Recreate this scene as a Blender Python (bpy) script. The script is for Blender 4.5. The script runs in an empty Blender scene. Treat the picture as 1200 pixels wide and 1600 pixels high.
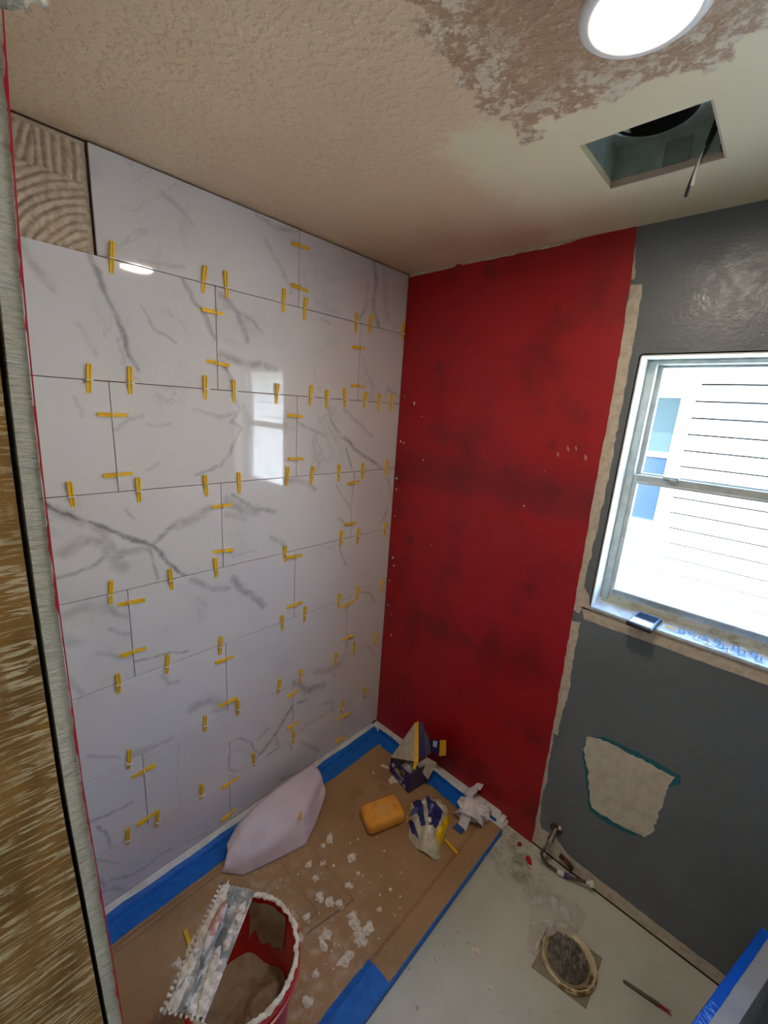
import bpy, bmesh, math, random
from mathutils import Vector, Matrix, noise, Euler, geometry

random.seed(7)
S = bpy.context.scene
COL = S.collection
PI = math.pi

# ------------------------------------------------------------------ camera, world, sun, exposure
cam_d = bpy.data.cameras.new('camera')
cam = bpy.data.objects.new('camera', cam_d)
COL.objects.link(cam)
cam_d.sensor_fit = 'HORIZONTAL'
cam_d.sensor_width = 36.0
cam_d.lens = 36.0 * 655.86 / 1200.0
cam_d.clip_start = 0.02
cam_d.clip_end = 200
cam.matrix_world = Matrix(((0.72181741, -0.21387292, 0.65820818, 1.36502),
                           (0.68898571, 0.13217891, -0.71262012, -1.53911),
                           (0.06540890, 0.96787763, 0.24276442, 1.77658),
                           (0, 0, 0, 1)))
S.camera = cam

world = bpy.data.worlds.new('sky')
S.world = world
world.use_nodes = True
wn = world.node_tree
wn.nodes.clear()
sky = wn.nodes.new('ShaderNodeTexSky')
sky.sky_type = 'NISHITA'
sky.sun_disc = False
sky.sun_elevation = math.radians(52)
sky.sun_rotation = math.radians(170)
sky.air_density = 1.2
sky.dust_density = 1.0
sky.ozone_density = 3.0
wbg = wn.nodes.new('ShaderNodeBackground')
wbg.inputs['Strength'].default_value = 2.15
wout = wn.nodes.new('ShaderNodeOutputWorld')
wn.links.new(sky.outputs[0], wbg.inputs['Color'])
wn.links.new(wbg.outputs[0], wout.inputs['Surface'])

sun_d = bpy.data.lights.new('sun', 'SUN')
sun_d.energy = 7.5
sun_d.angle = math.radians(0.6)
sun_d.color = (1.0, 0.95, 0.88)
sun = bpy.data.objects.new('sun', sun_d)
COL.objects.link(sun)
sun.location = (0.5, -3, 8)
sun.rotation_euler = Vector((-0.15, 0.62, -0.80)).to_track_quat('-Z', 'Y').to_euler()

S.view_settings.view_transform = 'Standard'
S.view_settings.look = 'None'
S.view_settings.gamma = 1.0
S.view_settings.use_curve_mapping = False
S.view_settings.exposure = 0.95
LENS_POWER = 86.0

# ------------------------------------------------------------------ helpers: colour, materials
def lin(r, g, b):
    f = lambda c: c / 12.92 if c <= 0.04045 else ((c + 0.055) / 1.055) ** 2.4
    return (f(r / 255), f(g / 255), f(b / 255), 1.0)

class NT:
    def __init__(s, name):
        s.m = bpy.data.materials.new(name)
        s.m.use_nodes = True
        s.t = s.m.node_tree
        s.t.nodes.clear()
        s.out = s.n('ShaderNodeOutputMaterial')
        s.b = s.n('ShaderNodeBsdfPrincipled')
        s.l(s.b.outputs[0], s.out.inputs['Surface'])
        s.tc = s.n('ShaderNodeTexCoord')
    def n(s, t, **kw):
        x = s.t.nodes.new(t)
        for k, v in kw.items():
            setattr(x, k, v)
        return x
    def l(s, a, b):
        s.t.links.new(a, b)
    def setin(s, node, i, v):
        if hasattr(v, 'is_output') or isinstance(v, bpy.types.NodeSocket):
            s.l(v, node.inputs[i])
        else:
            node.inputs[i].default_value = v
    def math(s, op, a, b=0.0, c=None):
        x = s.n('ShaderNodeMath', operation=op)
        s.setin(x, 0, a); s.setin(x, 1, b)
        if c is not None: s.setin(x, 2, c)
        return x.outputs[0]
    def vmath(s, op, a, b=(0, 0, 0)):
        x = s.n('ShaderNodeVectorMath', operation=op)
        s.setin(x, 0, a)
        if op == 'SCALE': s.setin(x, 3, b)
        else: s.setin(x, 1, b)
        return x.outputs['Value'] if op in ('LENGTH', 'DOT_PRODUCT') else x.outputs[0]
    def coord(s, scale=(1, 1, 1), space='Object', loc=(0, 0, 0)):
        mp = s.n('ShaderNodeMapping')
        mp.inputs['Scale'].default_value = scale
        mp.inputs['Location'].default_value = loc
        s.l(s.tc.outputs[space], mp.inputs[0])
        return mp.outputs[0]
    def noise(s, scale, detail=3, vec=None, rough=0.55, dist=0.0):
        x = s.n('ShaderNodeTexNoise')
        x.inputs['Scale'].default_value = scale
        x.inputs['Detail'].default_value = detail
        x.inputs['Roughness'].default_value = rough
        x.inputs['Distortion'].default_value = dist
        s.l(vec if vec is not None else s.tc.outputs['Object'], x.inputs['Vector'])
        return x
    def ramp(s, f, a, b, lo=0.0, hi=1.0):
        x = s.n('ShaderNodeMapRange', interpolation_type='SMOOTHSTEP')
        s.setin(x, 0, f); s.setin(x, 1, a); s.setin(x, 2, b); s.setin(x, 3, lo); s.setin(x, 4, hi)
        return x.outputs[0]
    def mix(s, f, a, b):
        x = s.n('ShaderNodeMix', data_type='RGBA')
        s.setin(x, 0, f)
        for i, v in ((6, a), (7, b)):
            s.setin(x, i, v)
        return x.outputs[2]
    def bump(s, h, strength, dist=0.002, normal=None):
        x = s.n('ShaderNodeBump')
        x.inputs['Strength'].default_value = strength
        x.inputs['Distance'].default_value = dist
        s.l(h, x.inputs['Height'])
        if normal is not None: s.l(normal, x.inputs['Normal'])
        return x.outputs[0]
    def base(s, v): s.setin(s.b, 'Base Color', v)
    def rough(s, v): s.setin(s.b, 'Roughness', v)
    def norm(s, v): s.l(v, s.b.inputs['Normal'])

def M(name, c, rough=0.6, metal=0.0, c2=None, ns=20.0, nlo=0.4, nhi=0.65, bump=None, spec=0.5, vec_scale=None):
    k = NT(name)
    vec = k.coord(vec_scale) if vec_scale else None
    if c2:
        nz = k.noise(ns, 4, vec)
        k.base(k.mix(k.ramp(nz.outputs[0], nlo, nhi), lin(*c), lin(*c2)))
    else:
        k.base(lin(*c))
    k.rough(rough)
    k.b.inputs['Metallic'].default_value = metal
    k.b.inputs['Specular IOR Level'].default_value = spec
    if bump:
        nb = k.noise(bump[0], 4, vec)
        k.norm(k.bump(nb.outputs[0], bump[1], bump[2] if len(bump) > 2 else 0.002))
    return k.m

# ------------------------------------------------------------------ helpers: meshes and objects
class MB:
    def __init__(s):
        s.bm = bmesh.new()
    def box(s, lo, hi, mat=None):
        c = [(lo[0], hi[0]), (lo[1], hi[1]), (lo[2], hi[2])]
        v = [s.bm.verts.new((c[0][i], c[1][j], c[2][k])) for i in (0, 1) for j in (0, 1) for k in (0, 1)]
        if mat is not None:
            for q in v: q.co = mat @ q.co
        for f in ((0, 1, 3, 2), (4, 6, 7, 5), (0, 4, 5, 1), (2, 3, 7, 6), (0, 2, 6, 4), (1, 5, 7, 3)):
            s.bm.faces.new([v[i] for i in f])
        return s
    def bbox(s, lo, hi, r, seg=2, mat=None):
        b = MB().box(lo, hi)
        bmesh.ops.bevel(b.bm, geom=b.bm.edges[:], offset=r, segments=seg, affect='EDGES', profile=0.5)
        s.join(b, mat)
        return s
    def join(s, o, mat=None):
        m = {}
        for v in o.bm.verts:
            m[v] = s.bm.verts.new(mat @ v.co if mat is not None else v.co)
        for f in o.bm.faces:
            try: s.bm.faces.new([m[v] for v in f.verts])
            except ValueError: pass
        return s
    def prism(s, pts, axis, a, b):
        """closed 2-D outline extruded along axis from a to b (the other two axes in order)"""
        def P(p, h):
            q = list(p); q.insert(axis, h); return q
        lo = [s.bm.verts.new(P(p, a)) for p in pts]
        hi = [s.bm.verts.new(P(p, b)) for p in pts]
        n = len(pts)
        for tri in geometry.tessellate_polygon([[Vector((p[0], p[1], 0)) for p in pts]]):
            if len(set(tri)) < 3: continue
            for ring in (lo, hi):
                try: s.bm.faces.new([ring[i] for i in tri])
                except ValueError: pass
        for i in range(n):
            s.bm.faces.new([lo[i], hi[i], hi[(i + 1) % n], lo[(i + 1) % n]])
        return s
    def tall_box(s, lo, hi, bend, n=48):
        """upright box cut into n lifts, each shifted in y by bend(z)"""
        prev = None
        for i in range(n + 1):
            z = lo[2] + (hi[2] - lo[2]) * i / n
            b = bend(z)
            ring = [s.bm.verts.new(p) for p in ((lo[0], lo[1] + b, z), (hi[0], lo[1] + b, z), (hi[0], hi[1] + b, z), (lo[0], hi[1] + b, z))]
            if prev:
                for k in range(4): s.bm.faces.new([prev[k], prev[(k + 1) % 4], ring[(k + 1) % 4], ring[k]])
            else: s.bm.faces.new(ring)
            prev = ring
        s.bm.faces.new(prev)
        return s
    def tube(s, path, r, n=8, cap=True):
        path = [Vector(p) for p in path]
        rs = r if isinstance(r, (list, tuple)) else [r] * len(path)
        rings = []
        up = None
        for i, p in enumerate(path):
            t = (path[min(i + 1, len(path) - 1)] - path[max(i - 1, 0)]).normalized()
            if up is None:
                up = Vector((0, 0, 1)) if abs(t.z) < 0.9 else Vector((1, 0, 0))
            a = t.cross(up).normalized()
            b2 = a.cross(t).normalized()
            up = b2
            rings.append([s.bm.verts.new(p + rs[i] * (math.cos(2 * PI * k / n) * a + math.sin(2 * PI * k / n) * b2)) for k in range(n)])
        for i in range(len(rings) - 1):
            for k in range(n):
                s.bm.faces.new([rings[i][k], rings[i][(k + 1) % n], rings[i + 1][(k + 1) % n], rings[i + 1][k]])
        if cap:
            s.bm.faces.new(list(reversed(rings[0]))); s.bm.faces.new(rings[-1])
        return s
    def lathe(s, prof, c, n=40, axis=2, closed=False, jit=0.0):
        rings = []
        for (r, h) in prof:
            ring = []
            for k in range(n):
                a = 2 * PI * k / n
                rr = r + (jit * noise.noise(Vector((math.cos(a) * 4, math.sin(a) * 4, h * 60))) if jit else 0)
                p = [rr * math.cos(a), rr * math.sin(a)]
                p.insert(axis, h)
                ring.append(s.bm.verts.new(Vector(p) + Vector(c)))
            rings.append(ring)
        m = len(rings)
        for i in range(m if closed else m - 1):
            A, B = rings[i], rings[(i + 1) % m]
            for k in range(n):
                s.bm.faces.new([A[k], A[(k + 1) % n], B[(k + 1) % n], B[k]])
        return s
    def disc(s, c, r, n=40, axis=2):
        ring = []
        for k in range(n):
            a = 2 * PI * k / n
            p = [r * math.cos(a), r * math.sin(a)]; p.insert(axis, 0)
            ring.append(s.bm.verts.new(Vector(p) + Vector(c)))
        s.bm.faces.new(ring)
        return s
    def grid(s, nu, nv, f, thick=0.0):
        """sheet of nu x nv cells from f(u,v); thick adds a second skin along -normal guess z"""
        V = [[s.bm.verts.new(f(i / nu, j / nv)) for j in range(nv + 1)] for i in range(nu + 1)]
        for i in range(nu):
            for j in range(nv):
                s.bm.faces.new([V[i][j], V[i + 1][j], V[i + 1][j + 1], V[i][j + 1]])
        if thick:
            s.bm.normal_update()
            W = [[s.bm.verts.new(V[i][j].co - V[i][j].normal * thick) for j in range(nv + 1)] for i in range(nu + 1)]
            for i in range(nu):
                for j in range(nv):
                    s.bm.faces.new([W[i][j + 1], W[i + 1][j + 1], W[i + 1][j], W[i][j]])
            for i in range(nu):
                s.bm.faces.new([V[i][0], W[i][0], W[i + 1][0], V[i + 1][0]])
                s.bm.faces.new([V[i + 1][nv], W[i + 1][nv], W[i][nv], V[i][nv]])
            for j in range(nv):
                s.bm.faces.new([V[0][j + 1], W[0][j + 1], W[0][j], V[0][j]])
                s.bm.faces.new([V[nu][j], W[nu][j], W[nu][j + 1], V[nu][j + 1]])
        return s
    def slab(s, quad, t):
        """thin card through 3-D points, thickness t along its normal"""
        q = [Vector(p) for p in quad]
        n = (q[1] - q[0]).cross(q[2] - q[0]).normalized() * t
        a = [s.bm.verts.new(p) for p in q]
        b = [s.bm.verts.new(p - n) for p in q]
        s.bm.faces.new(a); s.bm.faces.new(list(reversed(b)))
        k = len(q)
        for i in range(k):
            s.bm.faces.new([a[i], b[i], b[(i + 1) % k], a[(i + 1) % k]])
        return s

def jag(pts, step=0.02, amp=0.004, skip=()):
    """closed outline whose edges wander; edges listed in skip stay straight"""
    out = []
    n = len(pts)
    for i in range(n):
        a, b = Vector(pts[i]), Vector(pts[(i + 1) % n])
        out.append(tuple(a))
        d = b - a
        L = d.length
        if i in skip or L < step * 1.5: continue
        k = int(L / step)
        nn = Vector((-d.y, d.x)) / L
        for j in range(1, k):
            out.append(tuple(a + d * (j / k + random.uniform(-.25, .25) / k) + nn * random.uniform(-amp, amp)))
    return out

def tag(o, label=None, cat=None, group=None, kind=None, category=None):
    cat = cat or category
    if label: o['label'] = label
    if cat: o['category'] = cat
    if group: o['group'] = group
    if kind: o['kind'] = kind
    return o

def offset_of(o):
    v = Vector((0, 0, 0))
    while o is not None:
        v += o.location
        o = o.parent
    return v

def obj(name, mb, mat, parent=None, smooth=False, origin=None, **kw):
    """mesh built in world coordinates, linked as one object with its origin at its base"""
    me = bpy.data.meshes.new(name)
    bmesh.ops.recalc_face_normals(mb.bm, faces=mb.bm.faces[:])
    mb.bm.to_mesh(me); mb.bm.free()
    if origin is None:
        xs = [v.co for v in me.vertices]
        lo = [min(v[i] for v in xs) for i in range(3)]
        hi = [max(v[i] for v in xs) for i in range(3)]
        origin = ((lo[0] + hi[0]) / 2, (lo[1] + hi[1]) / 2, lo[2])
    origin = Vector(origin)
    me.transform(Matrix.Translation(-origin))
    me.materials.append(mat)
    if smooth:
        me.polygons.foreach_set('use_smooth', [True] * len(me.polygons))
        if smooth != 'all':
            me.set_sharp_from_angle(angle=math.radians(35))
    o = bpy.data.objects.new(name, me)
    COL.objects.link(o)
    o.location = origin - (offset_of(parent) if parent else Vector((0, 0, 0)))
    if parent: o.parent = parent
    tag(o, **kw)
    return o

def thing(name, loc, label, cat, group=None, kind=None):
    o = bpy.data.objects.new(name, None)
    COL.objects.link(o)
    o.location = loc
    o.empty_display_size = 0.05
    return tag(o, label, cat, group, kind)

def copy_tree(o, parent=None):
    c = o.copy(); COL.objects.link(c); c.parent = parent
    for ch in o.children: copy_tree(ch, c)
    return c

# ================================================================== THE SETTING
H = 2.351                      # ceiling height
XR, YB = 2.35, -2.75           # right and rear walls
TJ = 0.3063                    # tile module
COLS = [-0.2765, -0.5828, -0.8891, -1.1954]
NEAR_Y = -1.4865               # shower face of the near partition

# ---- floor: painted concrete slab
k = NT('painted_concrete')
n1 = k.noise(3.0, 5); n2 = k.noise(14, 6, rough=0.7); n3 = k.noise(60, 3)
c = k.mix(k.ramp(n1.outputs[0], 0.35, 0.7), lin(206, 206, 192), lin(188, 188, 172))
gx = k.n('ShaderNodeSeparateXYZ'); geo = k.n('ShaderNodeNewGeometry'); k.l(geo.outputs['Position'], gx.inputs[0])
# grime with a shape of its own beside the shower pan
dv = k.vmath('LENGTH', k.vmath('SUBTRACT', geo.outputs['Position'], (0.93, -0.10, 0)))
grime = k.math('MULTIPLY', k.ramp(dv, 0.03, 0.22, 1, 0), k.ramp(n2.outputs[0], 0.42, 0.66))
c = k.mix(k.math('MULTIPLY', grime, 0.8), c, lin(112, 110, 92))
spots = k.ramp(k.noise(38, 2).outputs[0], 0.70, 0.76)
c = k.mix(k.math('MULTIPLY', spots, 0.5), c, lin(120, 116, 104))
k.base(c); k.rough(k.ramp(n2.outputs[0], 0.3, 0.7, 0.38, 0.6))
k.norm(k.bump(n2.outputs[0], 0.25, 0.002))
M_conc = k.m
fl = obj('floor', MB().box((-0.15, YB - .1, -0.12), (XR + .1, 0.15, 0.0)), M_conc,
         label='pale painted concrete floor slab of the bathroom', kind='structure')

# ---- ceiling with the cut-out for the fan
k = NT('ceiling_texture')
geo = k.n('ShaderNodeNewGeometry'); P = geo.outputs['Position']
sx = k.n('ShaderNodeSeparateXYZ'); k.l(P, sx.inputs[0])
X, Y = sx.outputs[0], sx.outputs[1]
w1 = k.noise(9, 4, P); w2 = k.noise(40, 4, P)
wob = k.math('ADD', k.math('MULTIPLY', k.math('SUBTRACT', w1.outputs[0], 0.5), 0.22), k.math('MULTIPLY', k.math('SUBTRACT', w2.outputs[0], 0.5), 0.07))
ex = k.math('ADD', k.math('SUBTRACT', X, 0.815), wob)
ey = k.math('ADD', k.math('SUBTRACT', -0.60, Y), wob)
scr = k.ramp(k.math('MINIMUM', ex, ey), -0.01, 0.015)                       # scraped-back brown area
deep = k.ramp(k.math('MINIMUM', ex, ey), 0.03, 0.16)
sk1 = k.ramp(k.math('ADD', k.math('SUBTRACT', X, 0.66), wob), -0.06, 0.06)
sk2 = k.ramp(k.math('ADD', k.math('SUBTRACT', Y, -0.66), wob), -0.03, 0.03)
skim = k.math('MULTIPLY', k.math('MULTIPLY', sk1, sk2), k.math('SUBTRACT', 1.0, scr))
blob = k.ramp(k.noise(55, 5, P, 0.6).outputs[0], 0.47, 0.60)
big = k.ramp(k.noise(22, 4, P, 0.6).outputs[0], 0.55, 0.62)
near = k.math('SUBTRACT', 1.0, deep)
fleck = k.math('MAXIMUM', k.math('MULTIPLY', blob, near), k.math('MULTIPLY', big, k.math('ADD', 0.05, k.math('MULTIPLY', near, 0.9))))
fleck = k.math('MAXIMUM', fleck, k.math('MULTIPLY', k.ramp(k.noise(130, 2, P).outputs[0], 0.64, 0.7), 0.55))
paint = k.mix(k.ramp(k.noise(2.2, 2, P).outputs[0], 0.3, 0.7), lin(230, 204, 172), lin(222, 194, 160))
c = k.mix(skim, paint, lin(230, 217, 182))
scol = k.mix(fleck, lin(176, 144, 112), lin(222, 206, 182))
c = k.mix(scr, c, scol)
k.base(c); k.rough(0.55)
kd = k.math('MULTIPLY', k.ramp(k.noise(66, 4, P, 0.55).outputs[0], 0.46, 0.66), k.ramp(Y, -1.0, -0.25, 1.0, 0.3))
kd2 = k.noise(160, 2, P)
hh = k.math('ADD', k.math('MULTIPLY', kd, k.math('SUBTRACT', 1.0, k.math('MULTIPLY', skim, 0.95))), k.math('MULTIPLY', kd2.outputs[0], k.math('ADD', 0.12, k.math('MULTIPLY', scr, 0.5))))
k.norm(k.bump(hh, 0.5, 0.004))
M_ceil = k.m
hx0, hx1, hy0, hy1 = 0.902, 1.136, -0.494, -0.272
mb = MB()
gxs = [-0.15, hx0, hx1, XR + .1]; gys = [YB - .1, hy0, hy1, 0.15]
V = {}
for zi, z in enumerate((H, H + 0.016)):
    for i, x in enumerate(gxs):
        for j, y in enumerate(gys): V[i, j, zi] = mb.bm.verts.new((x, y, z))
for i in range(3):
    for j in range(3):
        if (i, j) == (1, 1): continue
        for zi in (0, 1): mb.bm.faces.new([V[i, j, zi], V[i + 1, j, zi], V[i + 1, j + 1, zi], V[i, j + 1, zi]])
for a, b in (((1, 1), (2, 1)), ((2, 1), (2, 2)), ((2, 2), (1, 2)), ((1, 2), (1, 1))):
    mb.bm.faces.new([V[a[0], a[1], 0], V[b[0], b[1], 0], V[b[0], b[1], 1], V[a[0], a[1], 1]])
ceil = obj('ceiling', mb, M_ceil, label='textured off-white ceiling with scraped brown area and smooth skim patch', kind='structure')
M_roof = M('roof_felt', (96, 92, 88), 0.9)
obj('roof', MB().box((-0.4, YB - .4, H + 0.30), (XR + .4, 0.45, H + 0.36)), M_roof, label='flat roof deck above the bathroom ceiling', kind='structure')
mb = MB()
mb.box((-0.16, YB - .12, H + .017), (-0.15, .16, H + .3)).box((XR + .1, YB - .12, H + .017), (XR + .11, .16, H + .3))
mb.box((-0.16, YB - .12, H + .017), (XR + .11, YB - .11, H + .3)).box((-0.16, .151, H + .017), (XR + .11, .16, H + .3))
obj('trim_1', mb, M_roof, label='closing boards round the attic space', kind='structure')

# ---- back wall (y = 0) with window opening
WX0, WX1, WZ0, WZ1 = 0.980, 1.640, 1.130, 1.983
k = NT('grey_wall_paint')
n1 = k.noise(85, 3); n2 = k.noise(2.5, 3)
k.base(k.mix(k.ramp(n2.outputs[0], 0.3, 0.7), lin(112, 119, 124), lin(104, 111, 117)))
k.rough(k.ramp(k.noise(30, 2).outputs[0], 0.3, 0.7, 0.28, 0.42))
k.norm(k.bump(n1.outputs[0], 0.35, 0.0025))
M_grey = k.m
mb = MB()
mb.box((-0.15, 0, 0.0), (WX0, 0.15, H)).box((WX1, 0, 0.0), (XR + .1, 0.15, H))
mb.box((WX0, 0, 0.0), (WX1, 0.15, WZ0)).box((WX0, 0, WZ1), (WX1, 0.15, H))
wb = obj('wall_back', mb, M_grey, label='dark grey painted wall with window opening and red membrane panel', kind='structure')

k = NT('red_membrane')
n1 = k.noise(3.4, 5, rough=0.6); n2 = k.noise(11, 5); n3 = k.noise(300, 2)
c = k.mix(k.ramp(n1.outputs[0], 0.46, 0.72), lin(166, 7, 22), lin(122, 4, 15))
c = k.mix(k.math('MULTIPLY', k.ramp(n2.outputs[0], 0.58, 0.74), 0.55), c, lin(84, 10, 17))
bx = k.n('ShaderNodeSeparateXYZ'); k.l(k.tc.outputs['Object'], bx.inputs[0])
band = k.math('ABSOLUTE', k.math('SUBTRACT', k.math('ADD', bx.outputs[2], k.math('MULTIPLY', k.math('SUBTRACT', n1.outputs[0], 0.5), 0.25)), 1.50))
c = k.mix(k.math('MULTIPLY', k.ramp(band, 0.02, 0.13, 1, 0), 0.42), c, lin(84, 12, 20))
k.base(c); k.rough(0.42); k.norm(k.bump(n3.outputs[0], 0.12, 0.001))
M_red = k.m
random.seed(11)
redR = [(0.899, 2.351), (0.907, 2.25), (0.917, 2.06), (0.922, 1.8), (0.921, 1.56), (0.925, 1.30), (0.928, 1.078), (0.932, 0.8), (0.936, 0.516), (0.938, 0.25), (0.939, 0.0)]
redT = [(0.001, 2.337), (0.05, 2.338), (0.12, 2.338), (0.20, 2.340), (0.245, 2.342), (0.25, 2.350), (0.268, 2.350), (0.275, 2.343), (0.40, 2.342), (0.55, 2.342), (0.68, 2.343), (0.74, 2.350), (0.80, 2.351)]
out = jag([(0.001, 0.001)] + redT + redR, 0.03, 0.0022, skip=(0, 24))
redm = obj('red_membrane', MB().prism(out, 1, -0.003, 0.0), M_red, wb, origin=(0, 0, 0), label='bright red waterproofing membrane rolled on the wall')
M_bare = M('bare_drywall', (208, 196, 178), 0.85, c2=(190, 176, 156), ns=40, bump=(120, 0.3, 0.001))
def bare(pts, step=0.018, amp=0.0035, skip=(), y=-0.0012, m=None, nm='bare_strip'):
    return obj(nm, MB().prism(jag(pts, step, amp, skip), 1, y, 0.0), m or M_bare, wb)
bare([(0.912, 2.19), (0.945, 2.187), (0.951, 2.01), (0.957, 1.65), (0.954, 1.38), (0.947, 1.20), (0.92, 1.20), (0.92, 1.7)])
bare([(0.003, 2.3505), (0.86, 2.3505), (0.86, 2.333), (0.003, 2.325)], 0.03, 0.001, y=-0.0010)
bare([(0.905, 2.30), (0.914, 2.24), (0.921, 2.225), (0.919, 2.205), (0.91, 2.205)], 0.01, 0.002)
bare([(0.92, 1.20), (0.947, 1.197), (0.972, 1.165), (0.9795, 1.115), (0.955, 1.112), (0.948, 1.09), (0.922, 1.10)], 0.012, 0.002)
bare([(0.953, 1.121), (1.645, 1.126), (1.70, 1.12), (1.70, 1.083), (1.45, 1.080), (1.2, 1.079), (0.968, 1.076)], 0.03, 0.0015)
bare([(0.924, 1.05), (0.961, 1.06), (0.958, 0.93), (0.966, 0.78), (0.958, 0.655), (0.957, 0.565), (0.93, 0.56), (0.93, 0.8)])
bare([(0.935, 0.56), (0.944, 0.55), (0.944, 0.40), (0.953, 0.34), (0.944, 0.28), (0.945, 0.20), (0.935, 0.20)], 0.015, 0.002)
bare([(0.932, 0.20), (0.947, 0.21), (0.953, 0.14), (0.964, 0.105), (0.992, 0.105), (1.016, 0.112), (1.05, 0.093), (1.075, 0.074), (1.12, 0.068),
      (1.34, 0.060), (1.70, 0.056), (1.70, 0.010), (0.932, 0.010)], 0.02, 0.0022, skip=(11,))
obj('floor_gap_shadow', MB().box((0.932, -0.0006, 0.0), (1.70, 0.0, 0.0098)), M('gap_shadow', (52, 42, 34), 0.95), wb)  # dark strip painting in the shadow of the gap along the floor
patch = [(1.056, 0.622), (1.10, 0.645), (1.21, 0.651), (1.334, 0.652), (1.325, 0.60), (1.318, 0.50), (1.317, 0.405), (1.30, 0.366), (1.25, 0.356), (1.204, 0.347), (1.125, 0.350), (1.100, 0.42), (1.083, 0.50), (1.058, 0.56)]
cen = Vector((1.2, 0.5))
big_ = [(1.056, 0.622), (1.11, 0.662), (1.22, 0.672), (1.345, 0.668), (1.352, 0.64), (1.325, 0.60), (1.316, 0.42), (1.27, 0.344), (1.19, 0.325), (1.118, 0.328), (1.085, 0.45), (1.068, 0.50), (1.054, 0.54)]
bare(big_, 0.02, 0.003, y=-0.0006, m=M('teal_underpaint', (30, 108, 120), 0.6), nm='teal_halo')
bare(patch, 0.012, 0.004, y=-0.0016, m=M('patch_plaster', (214, 204, 184), 0.85, c2=(200, 188, 166), ns=25, bump=(90, 0.3, 0.001)), nm='wall_patch')

def splat(c, r, h, nrm_axis=2, sgn=1, asp=1.0, rot=0.0, n=9):
    mb = MB()
    def pt(rr, a, hh):
        x, y = rr * math.cos(a) * asp, rr * math.sin(a)
        x, y = x * math.cos(rot) - y * math.sin(rot), x * math.sin(rot) + y * math.cos(rot)
        p = [x, y]; p.insert(nrm_axis, hh * sgn)
        return Vector(p) + Vector(c)
    rs = [r * random.uniform(0.55, 1.2) for _ in range(n)]
    o_ = [mb.bm.verts.new(pt(rs[i], 2 * PI * i / n, 0)) for i in range(n)]
    i_ = [mb.bm.verts.new(pt(rs[i] * 0.6, 2 * PI * i / n, h * random.uniform(.6, 1.1))) for i in range(n)]
    for i in range(n):
        mb.bm.faces.new([o_[i], o_[(i + 1) % n], i_[(i + 1) % n], i_[i]])
    mb.bm.faces.new(i_)
    return mb
M_splat = M('dried_mortar', (226, 216, 200), 0.9, c2=(196, 184, 166), ns=60, bump=(200, 0.4, 0.001))
random.seed(5)
for (x, z, r, a) in ((0.09, 1.80, .006, 1.6), (0.14, 1.745, .0035, 1), (0.025, 1.62, .006, 1), (0.045, 1.615, .005, 1), (0.016, 1.44, .008, .8), (0.018, 1.385, .006, 1),
                     (0.17, 1.55, .004, 1.5), (0.022, 1.25, .004, 1), (0.03, 1.03, .008, 1), (0.04, 0.99, .006, .7), (0.02, 0.90, .006, 1), (0.06, 0.60, .007, 1), (0.03, 1.83, .004, .5),
                     (0.68, 1.44, .004, 1), (0.26, 1.16, .003, 1), (0.02, 0.76, .005, 1), (0.05, 0.72, .003, 1)):
    obj('mortar_fleck', splat((x, -0.003, z), r, 0.0015, 1, -1, a, random.uniform(0, 3)), M_splat, redm)
M_smear = M('pale_smear', (190, 130, 130), 0.8)
for (x, z, r) in ((0.778, 1.651, .011), (0.811, 1.674, .012), (0.836, 1.681, .012), (0.874, 1.652, .013), (0.74, 1.585, .006)):
    obj('finger_smear', splat((x, -0.003, z), r, 0.0004, 1, -1, 0.35, 0.25), M_smear, redm)

# ---- left wall (tile side): substrate plus every tile
M_sub = M('thinset_substrate', (86, 66, 60), 0.95, c2=(66, 44, 42), ns=30, bump=(80, 0.4, 0.002))
wl = obj('wall_left', MB().box((-0.15, YB - .1, 0.0), (-0.0125, 0.0, H)), M_sub, label='shower wall half tiled in white marble-look porcelain', kind='structure')

ng = bpy.data.node_groups.new('vein_segment', 'ShaderNodeTree')
for nm, ty in (('P', 'NodeSocketVector'), ('A', 'NodeSocketVector'), ('BA', 'NodeSocketVector'), ('Inv', 'NodeSocketFloat'), ('Width', 'NodeSocketFloat'), ('Strength', 'NodeSocketFloat'), ('Acc', 'NodeSocketFloat')):
    ng.interface.new_socket(nm, in_out='INPUT', socket_type=ty)
ng.interface.new_socket('Out', in_out='OUTPUT', socket_type='NodeSocketFloat')
gi = ng.nodes.new('NodeGroupInput'); go = ng.nodes.new('NodeGroupOutput')
def gn(t, **kw):
    x = ng.nodes.new(t)
    for a, b in kw.items(): setattr(x, a, b)
    return x
gl = ng.links.new
s1 = gn('ShaderNodeVectorMath', operation='SUBTRACT'); gl(gi.outputs['P'], s1.inputs[0]); gl(gi.outputs['A'], s1.inputs[1])
d1 = gn('ShaderNodeVectorMath', operation='DOT_PRODUCT'); gl(s1.outputs[0], d1.inputs[0]); gl(gi.outputs['BA'], d1.inputs[1])
m1 = gn('ShaderNodeMath', operation='MULTIPLY', use_clamp=True); gl(d1.outputs['Value'], m1.inputs[0]); gl(gi.outputs['Inv'], m1.inputs[1])
v1 = gn('ShaderNodeVectorMath', operation='SCALE'); gl(gi.outputs['BA'], v1.inputs[0]); gl(m1.outputs[0], v1.inputs['Scale'])
s2 = gn('ShaderNodeVectorMath', operation='SUBTRACT'); gl(s1.outputs[0], s2.inputs[0]); gl(v1.outputs[0], s2.inputs[1])
ln = gn('ShaderNodeVectorMath', operation='LENGTH'); gl(s2.outputs[0], ln.inputs[0])
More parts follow.
